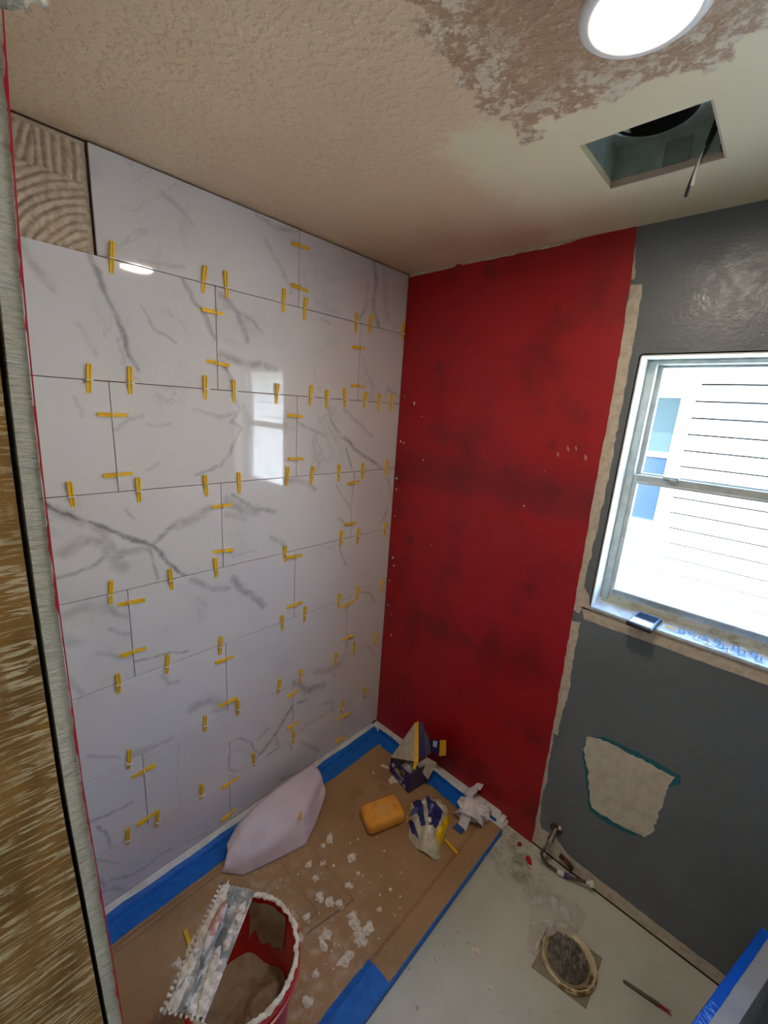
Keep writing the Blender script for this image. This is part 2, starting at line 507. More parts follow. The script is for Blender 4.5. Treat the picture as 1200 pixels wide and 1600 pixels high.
mr = gn('ShaderNodeMapRange', interpolation_type='SMOOTHSTEP'); gl(ln.outputs['Value'], mr.inputs[0]); mr.inputs[1].default_value = 0.0; gl(gi.outputs['Width'], mr.inputs[2]); gl(gi.outputs['Strength'], mr.inputs[3]); mr.inputs[4].default_value = 0
mx = gn('ShaderNodeMath', operation='MAXIMUM'); gl(mr.outputs[0], mx.inputs[0]); gl(gi.outputs['Acc'], mx.inputs[1])
gl(mx.outputs[0], go.inputs[0])

VEINS=[(0.012,0.25,[(-1.027,2.293),(-0.986,2.276),(-0.952,2.247)]),
(0.012,0.35,[(-0.749,2.333),(-0.679,2.320),(-0.589,2.338)]),
(0.014,0.28,[(-0.715,2.267),(-0.654,2.207),(-0.615,2.146)]),
(0.008,0.25,[(-1.095,2.111),(-0.976,2.129)]),
(0.014,0.45,[(-0.233,2.372),(-0.202,2.274),(-0.213,2.175),(-0.162,2.083)]),
(0.01,0.35,[(-0.249,2.263),(-0.253,2.167),(-0.298,2.103)]),
(0.02,0.2,[(-0.162,2.332),(-0.124,2.141)]),
(0.009,0.6,[(-1.212,2.102),(-1.199,2.062),(-1.184,2.012),(-1.160,1.955),(-1.145,1.909),(-1.139,1.860),(-1.120,1.833)]),
(0.016,0.3,[(-1.350,2.090),(-1.330,2.042),(-1.296,2.002)]),
(0.01,0.45,[(-0.986,2.093),(-0.961,2.052),(-0.934,2.023),(-0.896,1.947)]),
(0.007,0.28,[(-1.099,2.002),(-1.068,1.946),(-1.013,1.920)]),
(0.012,0.2,[(-1.254,1.931),(-1.219,1.858)]),
(0.016,0.4,[(-0.870,2.077),(-0.820,2.035),(-0.788,1.963)]),
(0.01,0.38,[(-0.862,2.046),(-0.764,2.026),(-0.733,1.992)]),
(0.018,0.45,[(-0.873,1.902),(-0.812,1.890),(-0.729,1.893),(-0.673,1.885)]),
(0.01,0.4,[(-0.877,1.892),(-0.842,1.837),(-0.829,1.803)]),
(0.006,0.25,[(-0.486,2.080),(-0.440,2.077)]),
(0.006,0.35,[(-0.265,1.992),(-0.234,1.919),(-0.176,1.838)]),
(0.014,0.3,[(-0.083,1.856),(0.001,1.821)]),
(0.008,0.25,[(-1.278,1.749),(-1.268,1.700)]),
(0.008,0.3,[(-1.193,1.664),(-1.156,1.695),(-1.114,1.705)]),
(0.009,0.4,[(-0.841,1.776),(-0.817,1.735),(-0.845,1.696),(-0.813,1.675),(-0.857,1.596),(-0.888,1.549),(-0.974,1.522)]),
(0.01,0.3,[(-0.971,1.729),(-0.883,1.708),(-0.836,1.724)]),
(0.008,0.25,[(-1.124,1.546),(-1.082,1.569)]),
(0.007,0.22,[(-1.107,1.678),(-1.044,1.682)]),
(0.02,0.2,[(-0.803,1.736),(-0.756,1.627)]),
(0.009,0.42,[(-0.437,1.768),(-0.400,1.688),(-0.352,1.635)]),
(0.012,0.3,[(-0.580,1.697),(-0.445,1.643)]),
(0.011,0.6,[(-0.341,1.638),(-0.263,1.578),(-0.193,1.547),(-0.096,1.495)]),
(0.008,0.5,[(-0.328,1.594),(-0.285,1.503)]),
(0.012,0.28,[(-0.347,1.754),(-0.264,1.703),(-0.181,1.648)]),
(0.006,0.4,[(-0.263,1.584),(-0.241,1.549)]),
(0.01,0.8,[(-1.363,1.473),(-1.328,1.441),(-1.287,1.413),(-1.236,1.384),(-1.182,1.343),(-1.122,1.309),(-1.075,1.245),(-1.001,1.165)]),
(0.02,0.4,[(-1.341,1.453),(-1.295,1.414),(-1.229,1.371)]),
(0.01,0.55,[(-1.113,1.313),(-1.077,1.349),(-1.032,1.374)]),
(0.022,0.45,[(-1.043,1.365),(-0.991,1.374),(-0.937,1.404)]),
(0.024,0.38,[(-1.339,1.330),(-1.292,1.358),(-1.240,1.338),(-1.221,1.274),(-1.197,1.258)]),
(0.016,0.4,[(-1.238,1.357),(-1.210,1.302),(-1.123,1.300)]),
(0.008,0.45,[(-1.129,1.295),(-1.121,1.240),(-1.107,1.193)]),
(0.009,0.45,[(-1.363,1.257),(-1.300,1.273),(-1.244,1.296),(-1.203,1.290)]),
(0.008,0.3,[(-1.180,1.436),(-1.164,1.404)]),
(0.026,0.45,[(-0.875,1.426),(-0.821,1.389),(-0.758,1.373)]),
(0.012,0.5,[(-0.844,1.438),(-0.771,1.382),(-0.682,1.358)]),
(0.016,0.3,[(-0.870,1.372),(-0.810,1.347)]),
(0.014,0.35,[(-0.626,1.473),(-0.545,1.466),(-0.486,1.427)]),
(0.014,0.35,[(-0.693,1.262),(-0.653,1.236),(-0.629,1.196)]),
(0.006,0.25,[(-0.850,1.212),(-0.760,1.218)]),
(0.006,0.4,[(-0.377,1.439),(-0.318,1.367),(-0.285,1.328)]),
(0.007,0.4,[(-0.355,1.284),(-0.292,1.244)]),
(0.01,0.3,[(-0.045,1.432),(-0.011,1.332)]),
(0.012,0.3,[(-0.080,1.227),(-0.043,1.271)]),
(0.024,0.3,[(-1.357,1.143),(-1.311,1.157),(-1.256,1.140)]),
(0.012,0.35,[(-1.255,1.150),(-1.233,1.115),(-1.204,1.090)]),
(0.009,0.35,[(-1.254,1.065),(-1.231,1.038),(-1.205,1.031)]),
(0.022,0.25,[(-1.371,1.078),(-1.328,1.050)]),
(0.012,0.28,[(-1.364,0.950),(-1.339,0.883)]),
(0.01,0.28,[(-1.285,0.996),(-1.245,0.966)]),
(0.006,0.6,[(-1.194,0.930),(-1.160,0.927),(-1.118,0.919),(-1.081,0.915),(-1.035,0.901)]),
(0.014,0.4,[(-1.001,1.165),(-0.936,1.111),(-0.870,1.097)]),
(0.02,0.55,[(-0.852,1.125),(-0.819,1.078),(-0.761,1.021),(-0.728,0.980)]),
(0.007,0.45,[(-0.345,1.162),(-0.323,1.102),(-0.296,1.052)]),
(0.01,0.4,[(-0.186,0.891),(-0.115,0.842),(-0.088,0.798)]),
(0.01,0.35,[(-1.122,0.847),(-1.100,0.804),(-1.066,0.795)]),
(0.026,0.38,[(-1.023,0.667),(-0.964,0.671),(-0.903,0.622)]),
(0.02,0.3,[(-0.941,0.608),(-0.885,0.592)]),
(0.02,0.3,[(-1.228,0.589),(-1.159,0.576),(-1.100,0.574)]),
(0.008,0.3,[(-1.339,0.662),(-1.264,0.601)]),
(0.022,0.35,[(-0.451,0.550),(-0.373,0.521),(-0.312,0.529)]),
(0.01,0.35,[(-0.373,0.532),(-0.342,0.478)]),
(0.008,0.25,[(-0.690,0.550),(-0.626,0.540)]),
(0.012,0.22,[(-0.115,0.549),(-0.060,0.468)]),
(0.009,0.5,[(-1.360,0.419),(-1.316,0.410),(-1.280,0.402),(-1.241,0.398)]),
(0.006,0.15,[(-1.075,0.545),(-1.093,0.357),(-1.084,0.260)]),
(0.006,0.5,[(-0.887,0.427),(-0.840,0.416),(-0.792,0.367),(-0.753,0.283),(-0.769,0.237),(-0.843,0.254),(-0.893,0.299),(-0.887,0.427)]),
(0.02,0.18,[(-0.868,0.384),(-0.783,0.296)]),
(0.014,0.6,[(-0.744,0.277),(-0.690,0.320),(-0.641,0.376),(-0.588,0.431)]),
(0.012,0.5,[(-0.706,0.252),(-0.640,0.255),(-0.585,0.266)]),
(0.01,0.4,[(-0.753,0.359),(-0.706,0.387)]),
(0.012,0.35,[(-0.674,0.334),(-0.654,0.263)]),
(0.024,0.6,[(-0.576,0.548),(-0.511,0.476),(-0.409,0.453)]),
(0.01,0.5,[(-0.557,0.438),(-0.510,0.434)]),
(0.01,0.35,[(-0.405,0.342),(-0.357,0.343),(-0.341,0.270)]),
(0.006,0.3,[(-0.536,0.279),(-0.342,0.286)]),
(0.008,0.5,[(-1.342,0.380),(-1.319,0.316),(-1.318,0.282),(-1.309,0.252)]),
(0.01,0.4,[(-1.358,0.236),(-1.359,0.181),(-1.340,0.126)]),
(0.007,0.5,[(-1.321,0.128),(-1.264,0.092),(-1.207,0.086),(-1.167,0.100),(-1.126,0.094)]),
(0.01,0.35,[(-1.360,0.109),(-1.314,0.083),(-1.279,0.025),(-1.269,-0.016)]),
(0.006,0.25,[(-1.356,0.262),(-1.288,0.169)]),
(0.006,0.3,[(-1.074,0.080),(-0.987,0.052)]),
(0.012,0.4,[(-0.527,0.201),(-0.477,0.151),(-0.427,0.081)]),
(0.016,0.4,[(-0.639,0.064),(-0.531,0.036),(-0.446,0.043)]),
(0.01,0.4,[(-0.606,0.269),(-0.584,0.201)])]


def tile_material(y0, y1, z0, z1):
    cy, cz = (y0 + y1) / 2, (z0 + z1) / 2
    k = NT('marble_porcelain')
    pos = k.tc.outputs['Object']
    off = (random.uniform(0, 50), random.uniform(0, 50), random.uniform(0, 50))
    pv = k.vmath('ADD', pos, off)
    na = k.noise(7, 3, pv); nb = k.noise(34, 4, pv)
    wv = k.vmath('ADD', pos, k.vmath('SCALE', k.vmath('SUBTRACT', na.outputs['Color'], (.5, .5, .5)), 0.030))
    wv = k.vmath('ADD', wv, k.vmath('SCALE', k.vmath('SUBTRACT', nb.outputs['Color'], (.5, .5, .5)), 0.016))
    wv = k.vmath('MULTIPLY', wv, (0, 1, 1))
    acc = 0.0
    for w, s, pl in VEINS:
        my = sum(p[0] for p in pl) / len(pl); mz = sum(p[1] for p in pl) / len(pl)
        if not (y0 < my < y1 and z0 < mz < z1): continue
        for (ay, az), (by, bz) in zip(pl, pl[1:]):
            g = k.n('ShaderNodeGroup'); g.node_tree = ng
            k.l(wv, g.inputs['P'])
            g.inputs['A'].default_value = (0, ay - cy, az - cz)
            g.inputs['BA'].default_value = (0, by - ay, bz - az)
            g.inputs['Inv'].default_value = 1 / max(1e-6, (by - ay) ** 2 + (bz - az) ** 2)
            g.inputs['Width'].default_value = w * 1.25
            g.inputs['Strength'].default_value = s
            k.setin(g, 'Acc', acc)
            acc = g.outputs[0]
    patchy = k.ramp(k.noise(26, 4, pv, 0.65).outputs[0], 0.30, 0.62, 0.35, 1.0)
    thin = k.noise(4.2, 5, pv, 0.6, 0.6)
    faint = k.math('MULTIPLY', k.ramp(k.math('ABSOLUTE', k.math('SUBTRACT', thin.outputs[0], 0.5)), 0.0, 0.02, 1, 0), k.ramp(k.noise(3, 2, pv).outputs[0], 0.5, 0.7, 0, 0.18))
    tot = k.math('MAXIMUM', k.math('MULTIPLY', acc, patchy), faint)
    cloud = k.ramp(k.noise(3.0, 4, pv).outputs[0], 0.45, 0.75, 0.0, 0.10)
    tot = k.math('MINIMUM', k.math('ADD', tot, cloud), 1.0)
    k.base(k.mix(tot, lin(222, 217, 219), lin(106, 106, 112)))
    k.rough(0.04)
    k.norm(k.bump(k.noise(5, 1, pv).outputs[0], 0.03, 0.002))
    return k.m

random.seed(21)
ZJ = [H - 0.006] + [2.407 - TJ * i for i in range(1, 8)] + [0.034]
G = 0.0010
for r in range(8):
    zt, zb = ZJ[r] - (G if r else 0), ZJ[r + 1] + G
    js = [COLS[3], COLS[1]] if r % 2 == 0 else [COLS[2], COLS[0]]
    ends = [NEAR_Y + 0.002, js[0], js[1], -0.0035]
    for i in range(3):
        if r == 0 and i == 0: continue
        y0, y1 = ends[i] + G, ends[i + 1] - G
        mt = tile_material(y0, y1, zb, zt)
        mb = MB().bbox((-0.0095, y0, zb), (0.0, y1, zt), 0.0007, 1)
        o = obj('tile', mb, mt, wl, origin=(0, (y0 + y1) / 2, (zb + zt) / 2))
        o.rotation_euler = (0, random.uniform(-.0022, .0022), random.uniform(-.0016, .0016))

# combed mortar where the last tile is missing
my0, my1, mz0, mz1 = NEAR_Y, COLS[3] - 0.004, ZJ[1] + 0.001, H - 0.006
def mort(u, v):
    y = my0 + (my1 - my0) * u; z = mz0 + (mz1 - mz0) * v
    w = 0.004 * noise.noise(Vector((y * 20, z * 20, 0)))
    a = 0.0
    if z > 2.335 or y > COLS[3] - 0.012:
        h = 0.0012 + 0.001 * noise.noise(Vector((y * 60, z * 60, 2)))
    else:
        lim = 2.258 - 0.35 * max(0, -1.42 - y) + 0.004 * noise.noise(Vector((y * 40, 3, 1)))
        if z > lim:
            ph = (y - 0.28 * (z - 2.26) * (1 if y < -1.30 else 0.05) + w) / 0.0185
        else:
            ph = (math.hypot(y + 1.17, (z - 2.02)) + w) / 0.0168
        s_ = 0.5 + 0.5 * math.cos(2 * PI * ph)
        h = 0.0005 + 0.0062 * s_ ** 0.8 + 0.0012 * noise.noise(Vector((y * 120, z * 120, 5)))
    return (-0.0120 + max(0.0002, h), y, z)
k = NT('combed_mortar')
k.base(k.mix(k.ramp(k.noise(60, 3).outputs[0], 0.35, 0.7), lin(206, 188, 166), lin(182, 160, 138))); k.rough(0.9)
obj('combed_mortar', MB().grid(150, 120, mort), k.m, wl, smooth='all', label='greyish beige mortar combed into ridges where a tile is missing')

# ---- near partition: drywall edge and rough stud beside the camera
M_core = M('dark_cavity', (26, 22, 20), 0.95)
def bend(z):
    if z > 1.60: return min(0.028, 0.0085 * ((z - 1.60) / 0.34) ** 2)
    if z < 1.40: return min(0.008, 0.008 * (1.40 - z) / 0.33)
    return 0.0
wn_ = obj('wall_near', MB().box((-0.0125, -1.5925, 0.0), (0.90, -1.5035, H)), M_core, label='open end of the near partition with cut drywall and stud', kind='structure')
k = NT('cut_gypsum_edge')
vv = k.coord((1, 40, 230))
nz = k.noise(1.0, 5, vv, 0.65)
vb = k.coord((1, 6, 40)); nzb = k.noise(1.0, 3, vb)
k.base(k.mix(k.ramp(nz.outputs[0], 0.3, 0.55), lin(214, 222, 206), lin(240, 244, 232))); k.rough(0.9)
k.norm(k.bump(k.math('ADD', nz.outputs[0], nzb.outputs[0]), 1.0, 0.008))
dry = obj('drywall_sheet', MB().tall_box((0.0, -1.4995, 0.0), (0.950, NEAR_Y - 0.001, H - .001), bend), k.m, wn_, label='pale chalky cut edge of the drywall sheet')
random.seed(9)
pts = [(NEAR_Y + 0.0012, 0.0)]
z = 0.0
left = []
while z < H - .002:
    left.append((NEAR_Y + bend(z) - 0.0002 - max(0, 0.0016 * noise.noise(Vector((z * 14, 2, 1))) + random.gauss(0.0, 0.0007)), z)); z += random.uniform(0.003, 0.010)
pts = [(NEAR_Y + bend(H - .002 - i * (H - .002) / 40) + 0.0006, H - .002 - i * (H - .002) / 40) for i in range(41)] + left
obj('membrane_edge', MB().prism(pts, 0, 0.9495, 0.9508), M('red_paint_edge', (196, 26, 48), 0.5), wn_, label='red membrane wrapping the drywall edge')
k = NT('rough_sawn_stud')
vs = k.coord((1, 24, 210)); n1 = k.noise(1.0, 5, vs, 0.65, 0.8)
n2 = k.noise(9, 4, k.coord((1, 2.5, 1))); n3 = k.noise(5, 3, k.coord((1, 7, 1)), 0.6)
col = k.mix(k.ramp(n2.outputs[0], 0.35, 0.68), lin(170, 130, 62), lin(134, 100, 46))
col = k.mix(k.ramp(k.noise(16, 3, k.coord((1, 1, 0.6))).outputs[0], 0.68, 0.74), col, lin(58, 40, 24))
streak = k.math('MULTIPLY', k.ramp(n1.outputs[0], 0.49, 0.58), k.ramp(n3.outputs[0], 0.28, 0.50))
k.base(k.mix(k.math('MULTIPLY', streak, 0.75), col, lin(244, 234, 196))); k.rough(0.6)
k.norm(k.bump(n1.outputs[0], 0.7, 0.004))
obj('stud', MB().tall_box((0.905, -1.5925, 0.0), (0.950, -1.5036, H - 0.002), bend), k.m, wn_, label='rough-sawn brown wooden stud with pale streaks')
mb = MB(); bmesh.ops.create_icosphere(mb.bm, subdivisions=3, radius=1)
for v in mb.bm.verts:
    d = 1 + 0.5 * noise.noise(v.co * 2.2) + 0.25 * noise.noise(v.co * 6)
    v.co = Vector((0.9515 + v.co.x * 0.006 * d, -1.470 + v.co.y * 0.016 * d, 2.030 + v.co.z * 0.024 * d))
obj('plaster_lump', mb, M('lump_plaster', (196, 192, 174), 0.95, c2=(140, 134, 116), ns=120, bump=(180, .6, .003)), wn_, smooth='all')

# ---- the rest of the room, behind the camera
M_pale = M('pale_wall', (200, 196, 188), 0.8, bump=(80, .2, .002))
obj('wall_right', MB().box((XR, YB - .1, 0.0), (XR + .1, 0.0, H)), M_pale, label='pale wall on the right side of the bathroom', kind='structure')
obj('wall_rear', MB().box((-0.0125, YB - .1, 0.0), (XR, YB, H)), M_pale, label='pale rear wall of the bathroom', kind='structure')

# ---- window
M_alu = M('aluminium_frame', (196, 202, 200), 0.38, 0.25, c2=(180, 186, 184), ns=30)
M_reveal = M('reveal_paint', (226, 232, 228), 0.45, bump=(60, .15, .002))
M_grimy = M('grimy_frame', (196, 192, 172), 0.6, c2=(150, 140, 112), ns=22, nlo=.5, nhi=.75)
k = NT('window_glass')
k.t.nodes.remove(k.b)
tr = k.n('ShaderNodeBsdfTransparent'); gl_ = k.n('ShaderNodeBsdfGlossy'); gl_.inputs['Roughness'].default_value = 0.01
fr = k.n('ShaderNodeLayerWeight'); fr.inputs['Blend'].default_value = 0.5
schlick = k.math('ADD', 0.03, k.math('MULTIPLY', 0.9, k.math('POWER', fr.outputs['Facing'], 5.0)))
tr.inputs[0].default_value = (.96, .98, .97, 1)
ms = k.n('ShaderNodeMixShader'); k.l(schlick, ms.inputs[0]); k.l(tr.outputs[0], ms.inputs[1]); k.l(gl_.outputs[0], ms.inputs[2]); k.l(ms.outputs[0], k.out.inputs['Surface'])
M_glass = k.m
win = thing('window_1', ((WX0 + WX1) / 2, 0.08, WZ0), 'single-hung aluminium window with white reveal set deep in the grey wall', None, kind='structure')
e = 0.0006
obj('reveal', MB().box((WX0 - .004, 0.0, WZ0), (WX0 + .004, 0.149, WZ1)).box((WX1 - .004, 0.0, WZ0), (WX1 + .004, 0.149, WZ1)).box((WX0, 0.0, WZ1 - .004), (WX1, 0.149, WZ1 + .004)), M_reveal, win)
FY0, FY1 = 0.085, 0.145
fw = 0.026
fx0, fx1, fz0, fz1 = WX0 + .004, WX1 - .004, WZ0 + .012, WZ1 - .004
for nm, lo, hi in (('frame_jamb', (fx0, FY0, fz0), (fx0 + fw, FY1, fz1)), ('frame_jamb', (fx1 - fw, FY0, fz0), (fx1, FY1, fz1)),
                   ('frame_head', (fx0 + fw, FY0, fz1 - .014), (fx1 - fw, FY1, fz1)), ('frame_bottom', (fx0 + fw, FY0, fz0), (fx1 - fw, FY1, fz0 + .022))):
    obj(nm, MB().bbox(lo, hi, 0.003, 2), M_alu if nm != 'frame_bottom' else M_grimy, win)
zm = 1.592
def sash(nm, z0, z1, y0, y1, top, bot):
    s_ = 0.020
    x0, x1 = fx0 + fw - .006, fx1 - fw + .006
    mb = MB()
    mb.bbox((x0, y0, z0), (x0 + s_, y1, z1), .002, 1).bbox((x1 - s_, y0, z0), (x1, y1, z1), .002, 1)
    mb.bbox((x0 + s_, y0, z1 - top), (x1 - s_, y1, z1), .002, 1).bbox((x0 + s_, y0, z0), (x1 - s_, y1, z0 + bot), .002, 1)
    so = obj(nm, mb, M_alu, win)
    obj('pane', MB().box((x0 + s_, (y0 + y1) / 2 - .0015, z0 + bot), (x1 - s_, (y0 + y1) / 2 + .0015, z1 - top)), M_glass, so, label='clear window glass')
    return so
sash('upper_sash', zm - .005, fz1 - .012, 0.118, 0.140, .010, .028)
lo_s = sash('lower_sash', fz0 + .020, zm + .018, 0.090, 0.114, .030, .032)
for x in (1.095, 1.43):
    obj('sash_latch', MB().bbox((x, 0.080, zm + .014), (x + .045, 0.098, zm + .024), .002, 1).bbox((x + .02, .074, zm + .006), (x + .04, .091, zm + .018), .002, 1), M_alu, lo_s)
obj('finger_rail', MB().bbox((fx0 + fw + .01, 0.080, zm - .012), (fx1 - fw - .01, 0.091, zm - .004), .002, 1), M_alu, lo_s)
obj('pull_rail', MB().bbox((fx0 + fw + .01, 0.078, fz0 + .044), (fx1 - fw - .01, 0.091, fz0 + .052), .002, 1), M_alu, lo_s)
M_sill = M('sill_paint', (206, 216, 226), 0.4, c2=(180, 190, 200), ns=30, bump=(60, .2, .002))
obj('sill_board', MB().bbox((WX0 + .001, -0.010, WZ0 - .006), (WX1 - .001, FY0, WZ0 + .006), .003, 2), M_sill, win)
obj('sill_grime', MB().prism(jag([(fx0 + .01, .078), (fx1 - .01, .078), (fx1 - .01, .0848), (fx0 + .01, .0848)], .02, .003, (2,)), 2, WZ0 + .006, WZ0 + .0135), M_grimy, win)

# ---- outside: side yard and the neighbouring house
NY = 3.0
M_ground = M('sunlit_concrete_yard', (222, 216, 204), 0.9, c2=(206, 200, 186), ns=3)
obj('ground_outside', MB().box((-9, 0.46, -0.35), (12, 14, -0.30)), M_ground, label='sunlit pale concrete yard between the houses', kind='structure')
M_side = M('white_siding', (238, 238, 234), 0.7)
M_trim = M('white_trim', (240, 240, 238), 0.6)
nb = thing('neighbour_house', (1.5, NY, -0.3), 'white clapboard house across the side yard, seen through the window', 'house')
obj('wall_core', MB().box((-4, NY + .012, -0.3), (7, NY + .15, 2.30)), M('lap_shadow_dark', (40, 40, 42), .9), nb)  # near-black so the board gaps show as painted lap shadows
exp_ = 0.140
zz = 2.15 - exp_ * 17
i = 0
WINX0, WINX1, WINZ0, WINZ1 = -0.25, 0.62, 0.95, 2.09
while zz < 2.2:
    z1 = min(zz + exp_, 2.236)
    # clapboards run either side of the neighbour's window opening
    spans = [(-4, 7)] if (z1 < WINZ0 - .1 or zz > WINZ1 + .08) else [(-4, WINX0 - .10), (WINX1 + .10, 7)]
    for a, b in spans:
        mb = MB()
        pr = [(NY + .012, zz - .006), (NY - .016, zz - .006), (NY - .016, zz + .006), (NY - .003, z1 - .022), (NY + .012, z1 - .022)]
        mb.prism(pr, 0, a, b)
        obj('clapboard', mb, M_side, nb)
    zz += exp_
for a, b in ((2.176, 2.214), (0.56, 0.848)):
    obj('clapboard', MB().box((WINX0 - .10, NY - .014, a), (WINX1 + .10, NY + .012, b)), M_side, nb)
obj('frieze_board', MB().box((-4, NY - .03, 2.215), (7, NY + .012, 2.30)), M('cream_frieze', (226, 218, 190), .7), nb)
obj('eave', MB().box((-4.4, NY - .42, 2.30), (7.4, NY + .3, 2.34)).box((-4.4, NY - .45, 2.29), (7.4, NY - .42, 2.46)), M_trim, nb)
obj('roof_slope', MB().prism([(NY - .5, 2.46), (NY - .5, 2.50), (NY + 3, 4.1), (NY + 3, 4.05)], 0, -4.5, 7.5), M_roof, nb)
nwf = obj('house_window', MB().box((WINX0 - .1, NY - .035, WINZ0 - .06), (WINX0, NY + .0, WINZ1 + .0)).box((WINX1, NY - .035, WINZ0 - .06), (WINX1 + .1, NY, WINZ1)).box((WINX0 - .11, NY - .045, WINZ1), (WINX1 + .115, NY, WINZ1 + .085)).box((WINX0 - .12, NY - .06, WINZ0 - .1), (WINX1 + .12, NY, WINZ0 - .05))
          .box((WINX0, NY - .02, 1.495), (WINX1, NY + .005, 1.54)).box((WINX0, NY - .015, 2.02), (WINX1, NY + .005, 2.09)), M_trim, nb)
M_blind = M('cyan_blind', (44, 64, 68), .6)
M_pane2 = M('blue_pane', (44, 62, 86), .15)
obj('pane', MB().box((WINX0, NY - .004, 1.54), (WINX1, NY + .010, 2.02)), M_blind, nwf)
obj('pane', MB().box((WINX0, NY - .004, WINZ0 - .05), (WINX1, NY + .010, 1.495)), M_pane2, nwf)

# ---- shower pan
M_pan = M('pan_acrylic', (226, 228, 226), 0.3, c2=(206, 206, 204), ns=14)
pan = thing('shower_pan', (0.4, -0.74, 0.0), 'low white shower pan with upstand ledge along red and tiled walls', 'shower pan')
PX = 0.828
TH0 = 0.735
mb = MB()
prof = [(0.0, 0.0), (PX, 0.0), (PX, 0.020), (PX - .004, 0.0235), (TH0 + .02, 0.021), (TH0, 0.0095), (0.0, 0.0095)]
mb.prism(prof, 1, NEAR_Y + .001, -0.001)
obj('pan_floor', mb, M_pan, pan, smooth=True)
def led(x): return 0.024 + 0.022 * x / 0.8
# ledge along the red wall, rounded at its free end
def ledge_back(u, v):
    x = 0.002 + (0.802 - 0.002) * u
    z = led(x)
    pr = [(-.0035, z), (-.030, z), (-.040, z - .002), (-.045, z - .007), (-.047, .0096)]
    t = v * (len(pr) - 1); i = min(int(t), len(pr) - 2); f = t - i
    y = pr[i][0] + (pr[i + 1][0] - pr[i][0]) * f; h = pr[i][1] + (pr[i + 1][1] - pr[i][1]) * f
    if u > 0.955:
        q = (u - 0.955) / 0.045
        x -= 0.010 * q * (1 - math.sqrt(max(0, 1 - v * v)))
        h = .0096 + (h - .0096) * math.sqrt(max(0.0, 1 - q ** 6))
    return (x, y, h)
obj('ledge', MB().grid(60, 8, ledge_back), M_pan, pan, smooth='all')
obj('ledge_end', MB().prism([(-.0035, 0.0), (-.0035, .040), (-.012, .044), (-.03, .042), (-.042, .034), (-.048, 0.0)], 0, 0.800, 0.818), M_pan, pan, smooth=True)
def ledge_left(u, v):
    y = NEAR_Y + .002 + (-0.046 - NEAR_Y - .002) * u
    pr = [(.0005, .034), (.030, .026), (.040, .022), (.045, .017), (.047, .0096)]
    t = v * (len(pr) - 1); i = min(int(t), len(pr) - 2); f = t - i
    return (pr[i][0] + (pr[i + 1][0] - pr[i][0]) * f, y, pr[i][1] + (pr[i + 1][1] - pr[i][1]) * f)
obj('ledge', MB().grid(4, 8, ledge_left), M_pan, pan, smooth='all')

# ---- kraft paper laid in the pan
k = NT('kraft_paper')
geo = k.n('ShaderNodeNewGeometry'); P = geo.outputs['Position']
n1 = k.noise(5, 4, P); n2 = k.noise(26, 5, P, .65); n3 = k.noise(90, 3, P)
c = k.mix(k.ramp(n1.outputs[0], .3, .7), lin(172, 136, 96), lin(156, 122, 84))
c = k.mix(k.ramp(n3.outputs[0], .66, .74, 0, .35), c, lin(206, 186, 156))
dusty = k.ramp(k.vmath('LENGTH', k.vmath('SUBTRACT', P, (0.52, -1.02, 0))), 0.10, 0.50, 1, 0)
film = k.math('MULTIPLY', dusty, k.ramp(n2.outputs[0], .46, .68))
c = k.mix(k.math('MULTIPLY', film, 0.55), c, lin(196, 184, 166))
damp = k.math('MULTIPLY', k.ramp(n1.outputs[0], .52, .62), k.ramp(k.vmath('LENGTH', k.vmath('SUBTRACT', P, (0.36, -0.34, 0))), 0.06, 0.2, 1, 0))
c = k.mix(k.math('MULTIPLY', damp, .5), c, lin(104, 80, 54))
k.base(c); k.rough(.7); k.norm(k.bump(k.math('ADD', n1.outputs[0], k.math('MULTIPLY', n2.outputs[0], .3)), .35, .006))
M_kraft = k.m
def paper(name, pts, z, lab, t=0.0006):
    return obj(name, MB().prism(pts, 2, z, z + t), M_kraft, None, label=lab, category='paper', group='kraft paper sheets in the shower pan')
def wavy(pts): return jag(pts, 0.05, 0.0012)
base = paper('kraft_paper', wavy([(0.11, NEAR_Y + .004), (0.11, -0.11), (TH0, -0.09), (TH0, NEAR_Y + .004)]), 0.0100, 'large brown kraft paper sheet covering the shower pan floor')
def curled(quad, z, lab):
    q = [Vector(p) for p in quad]
    def f(u, v):
        p = (q[0] * (1 - u) + q[1] * u) * (1 - v) + (q[3] * (1 - u) + q[2] * u) * v
        e_ = max(max(0, 1 - v / .05), max(0, (u - .94) / .06) if v < .55 else 0)
        w = .6 + .6 * abs(noise.noise(Vector((u * 5, v * 5, z * 900))))
        return (p.x, p.y, z + .0052 * w * e_ ** 2)
    return obj('kraft_paper', MB().grid(40, 48, f, .0005), M_kraft, None, smooth='all', label=lab, category='paper', group='kraft paper sheets in the shower pan')
curled([(.13, -.700), (.574, -.703), (.43, -1.40), (.13, -1.40)], .0117, 'loose brown kraft sheet whose curled edge faces the orange sponge')
curled([(.15, -.823), (.515, -.822), (.47, -1.42), (.15, -1.42)], .0126, 'dusty brown kraft sheet lying under the red bucket')
thr = MB()
prf = [(0.690, .0114), (0.735, .0125), (0.752, .0242), (PX - .004, .0262), (PX + .001, .0240), (PX + .001, .0232), (PX - .005, .0252), (0.752, .0232), (0.735, .0113), (0.690, .0106)]
thr.prism(prf, 1, -0.795, -0.062)
obj('kraft_paper', thr, M_kraft, None, label='folded strip of kraft paper over the pan threshold beside the concrete floor', category='paper', group='kraft paper sheets in the shower pan')
random.seed(33)
def psplat(x, y, r, asp=1.0, rot=None, h=None, z=0.0106):
    return obj('mortar_splat', splat((x, y, z), r, h or r * .16 + .0008, 2, 1, asp, random.uniform(0, 3) if rot is None else rot, 11), M_splat, base)
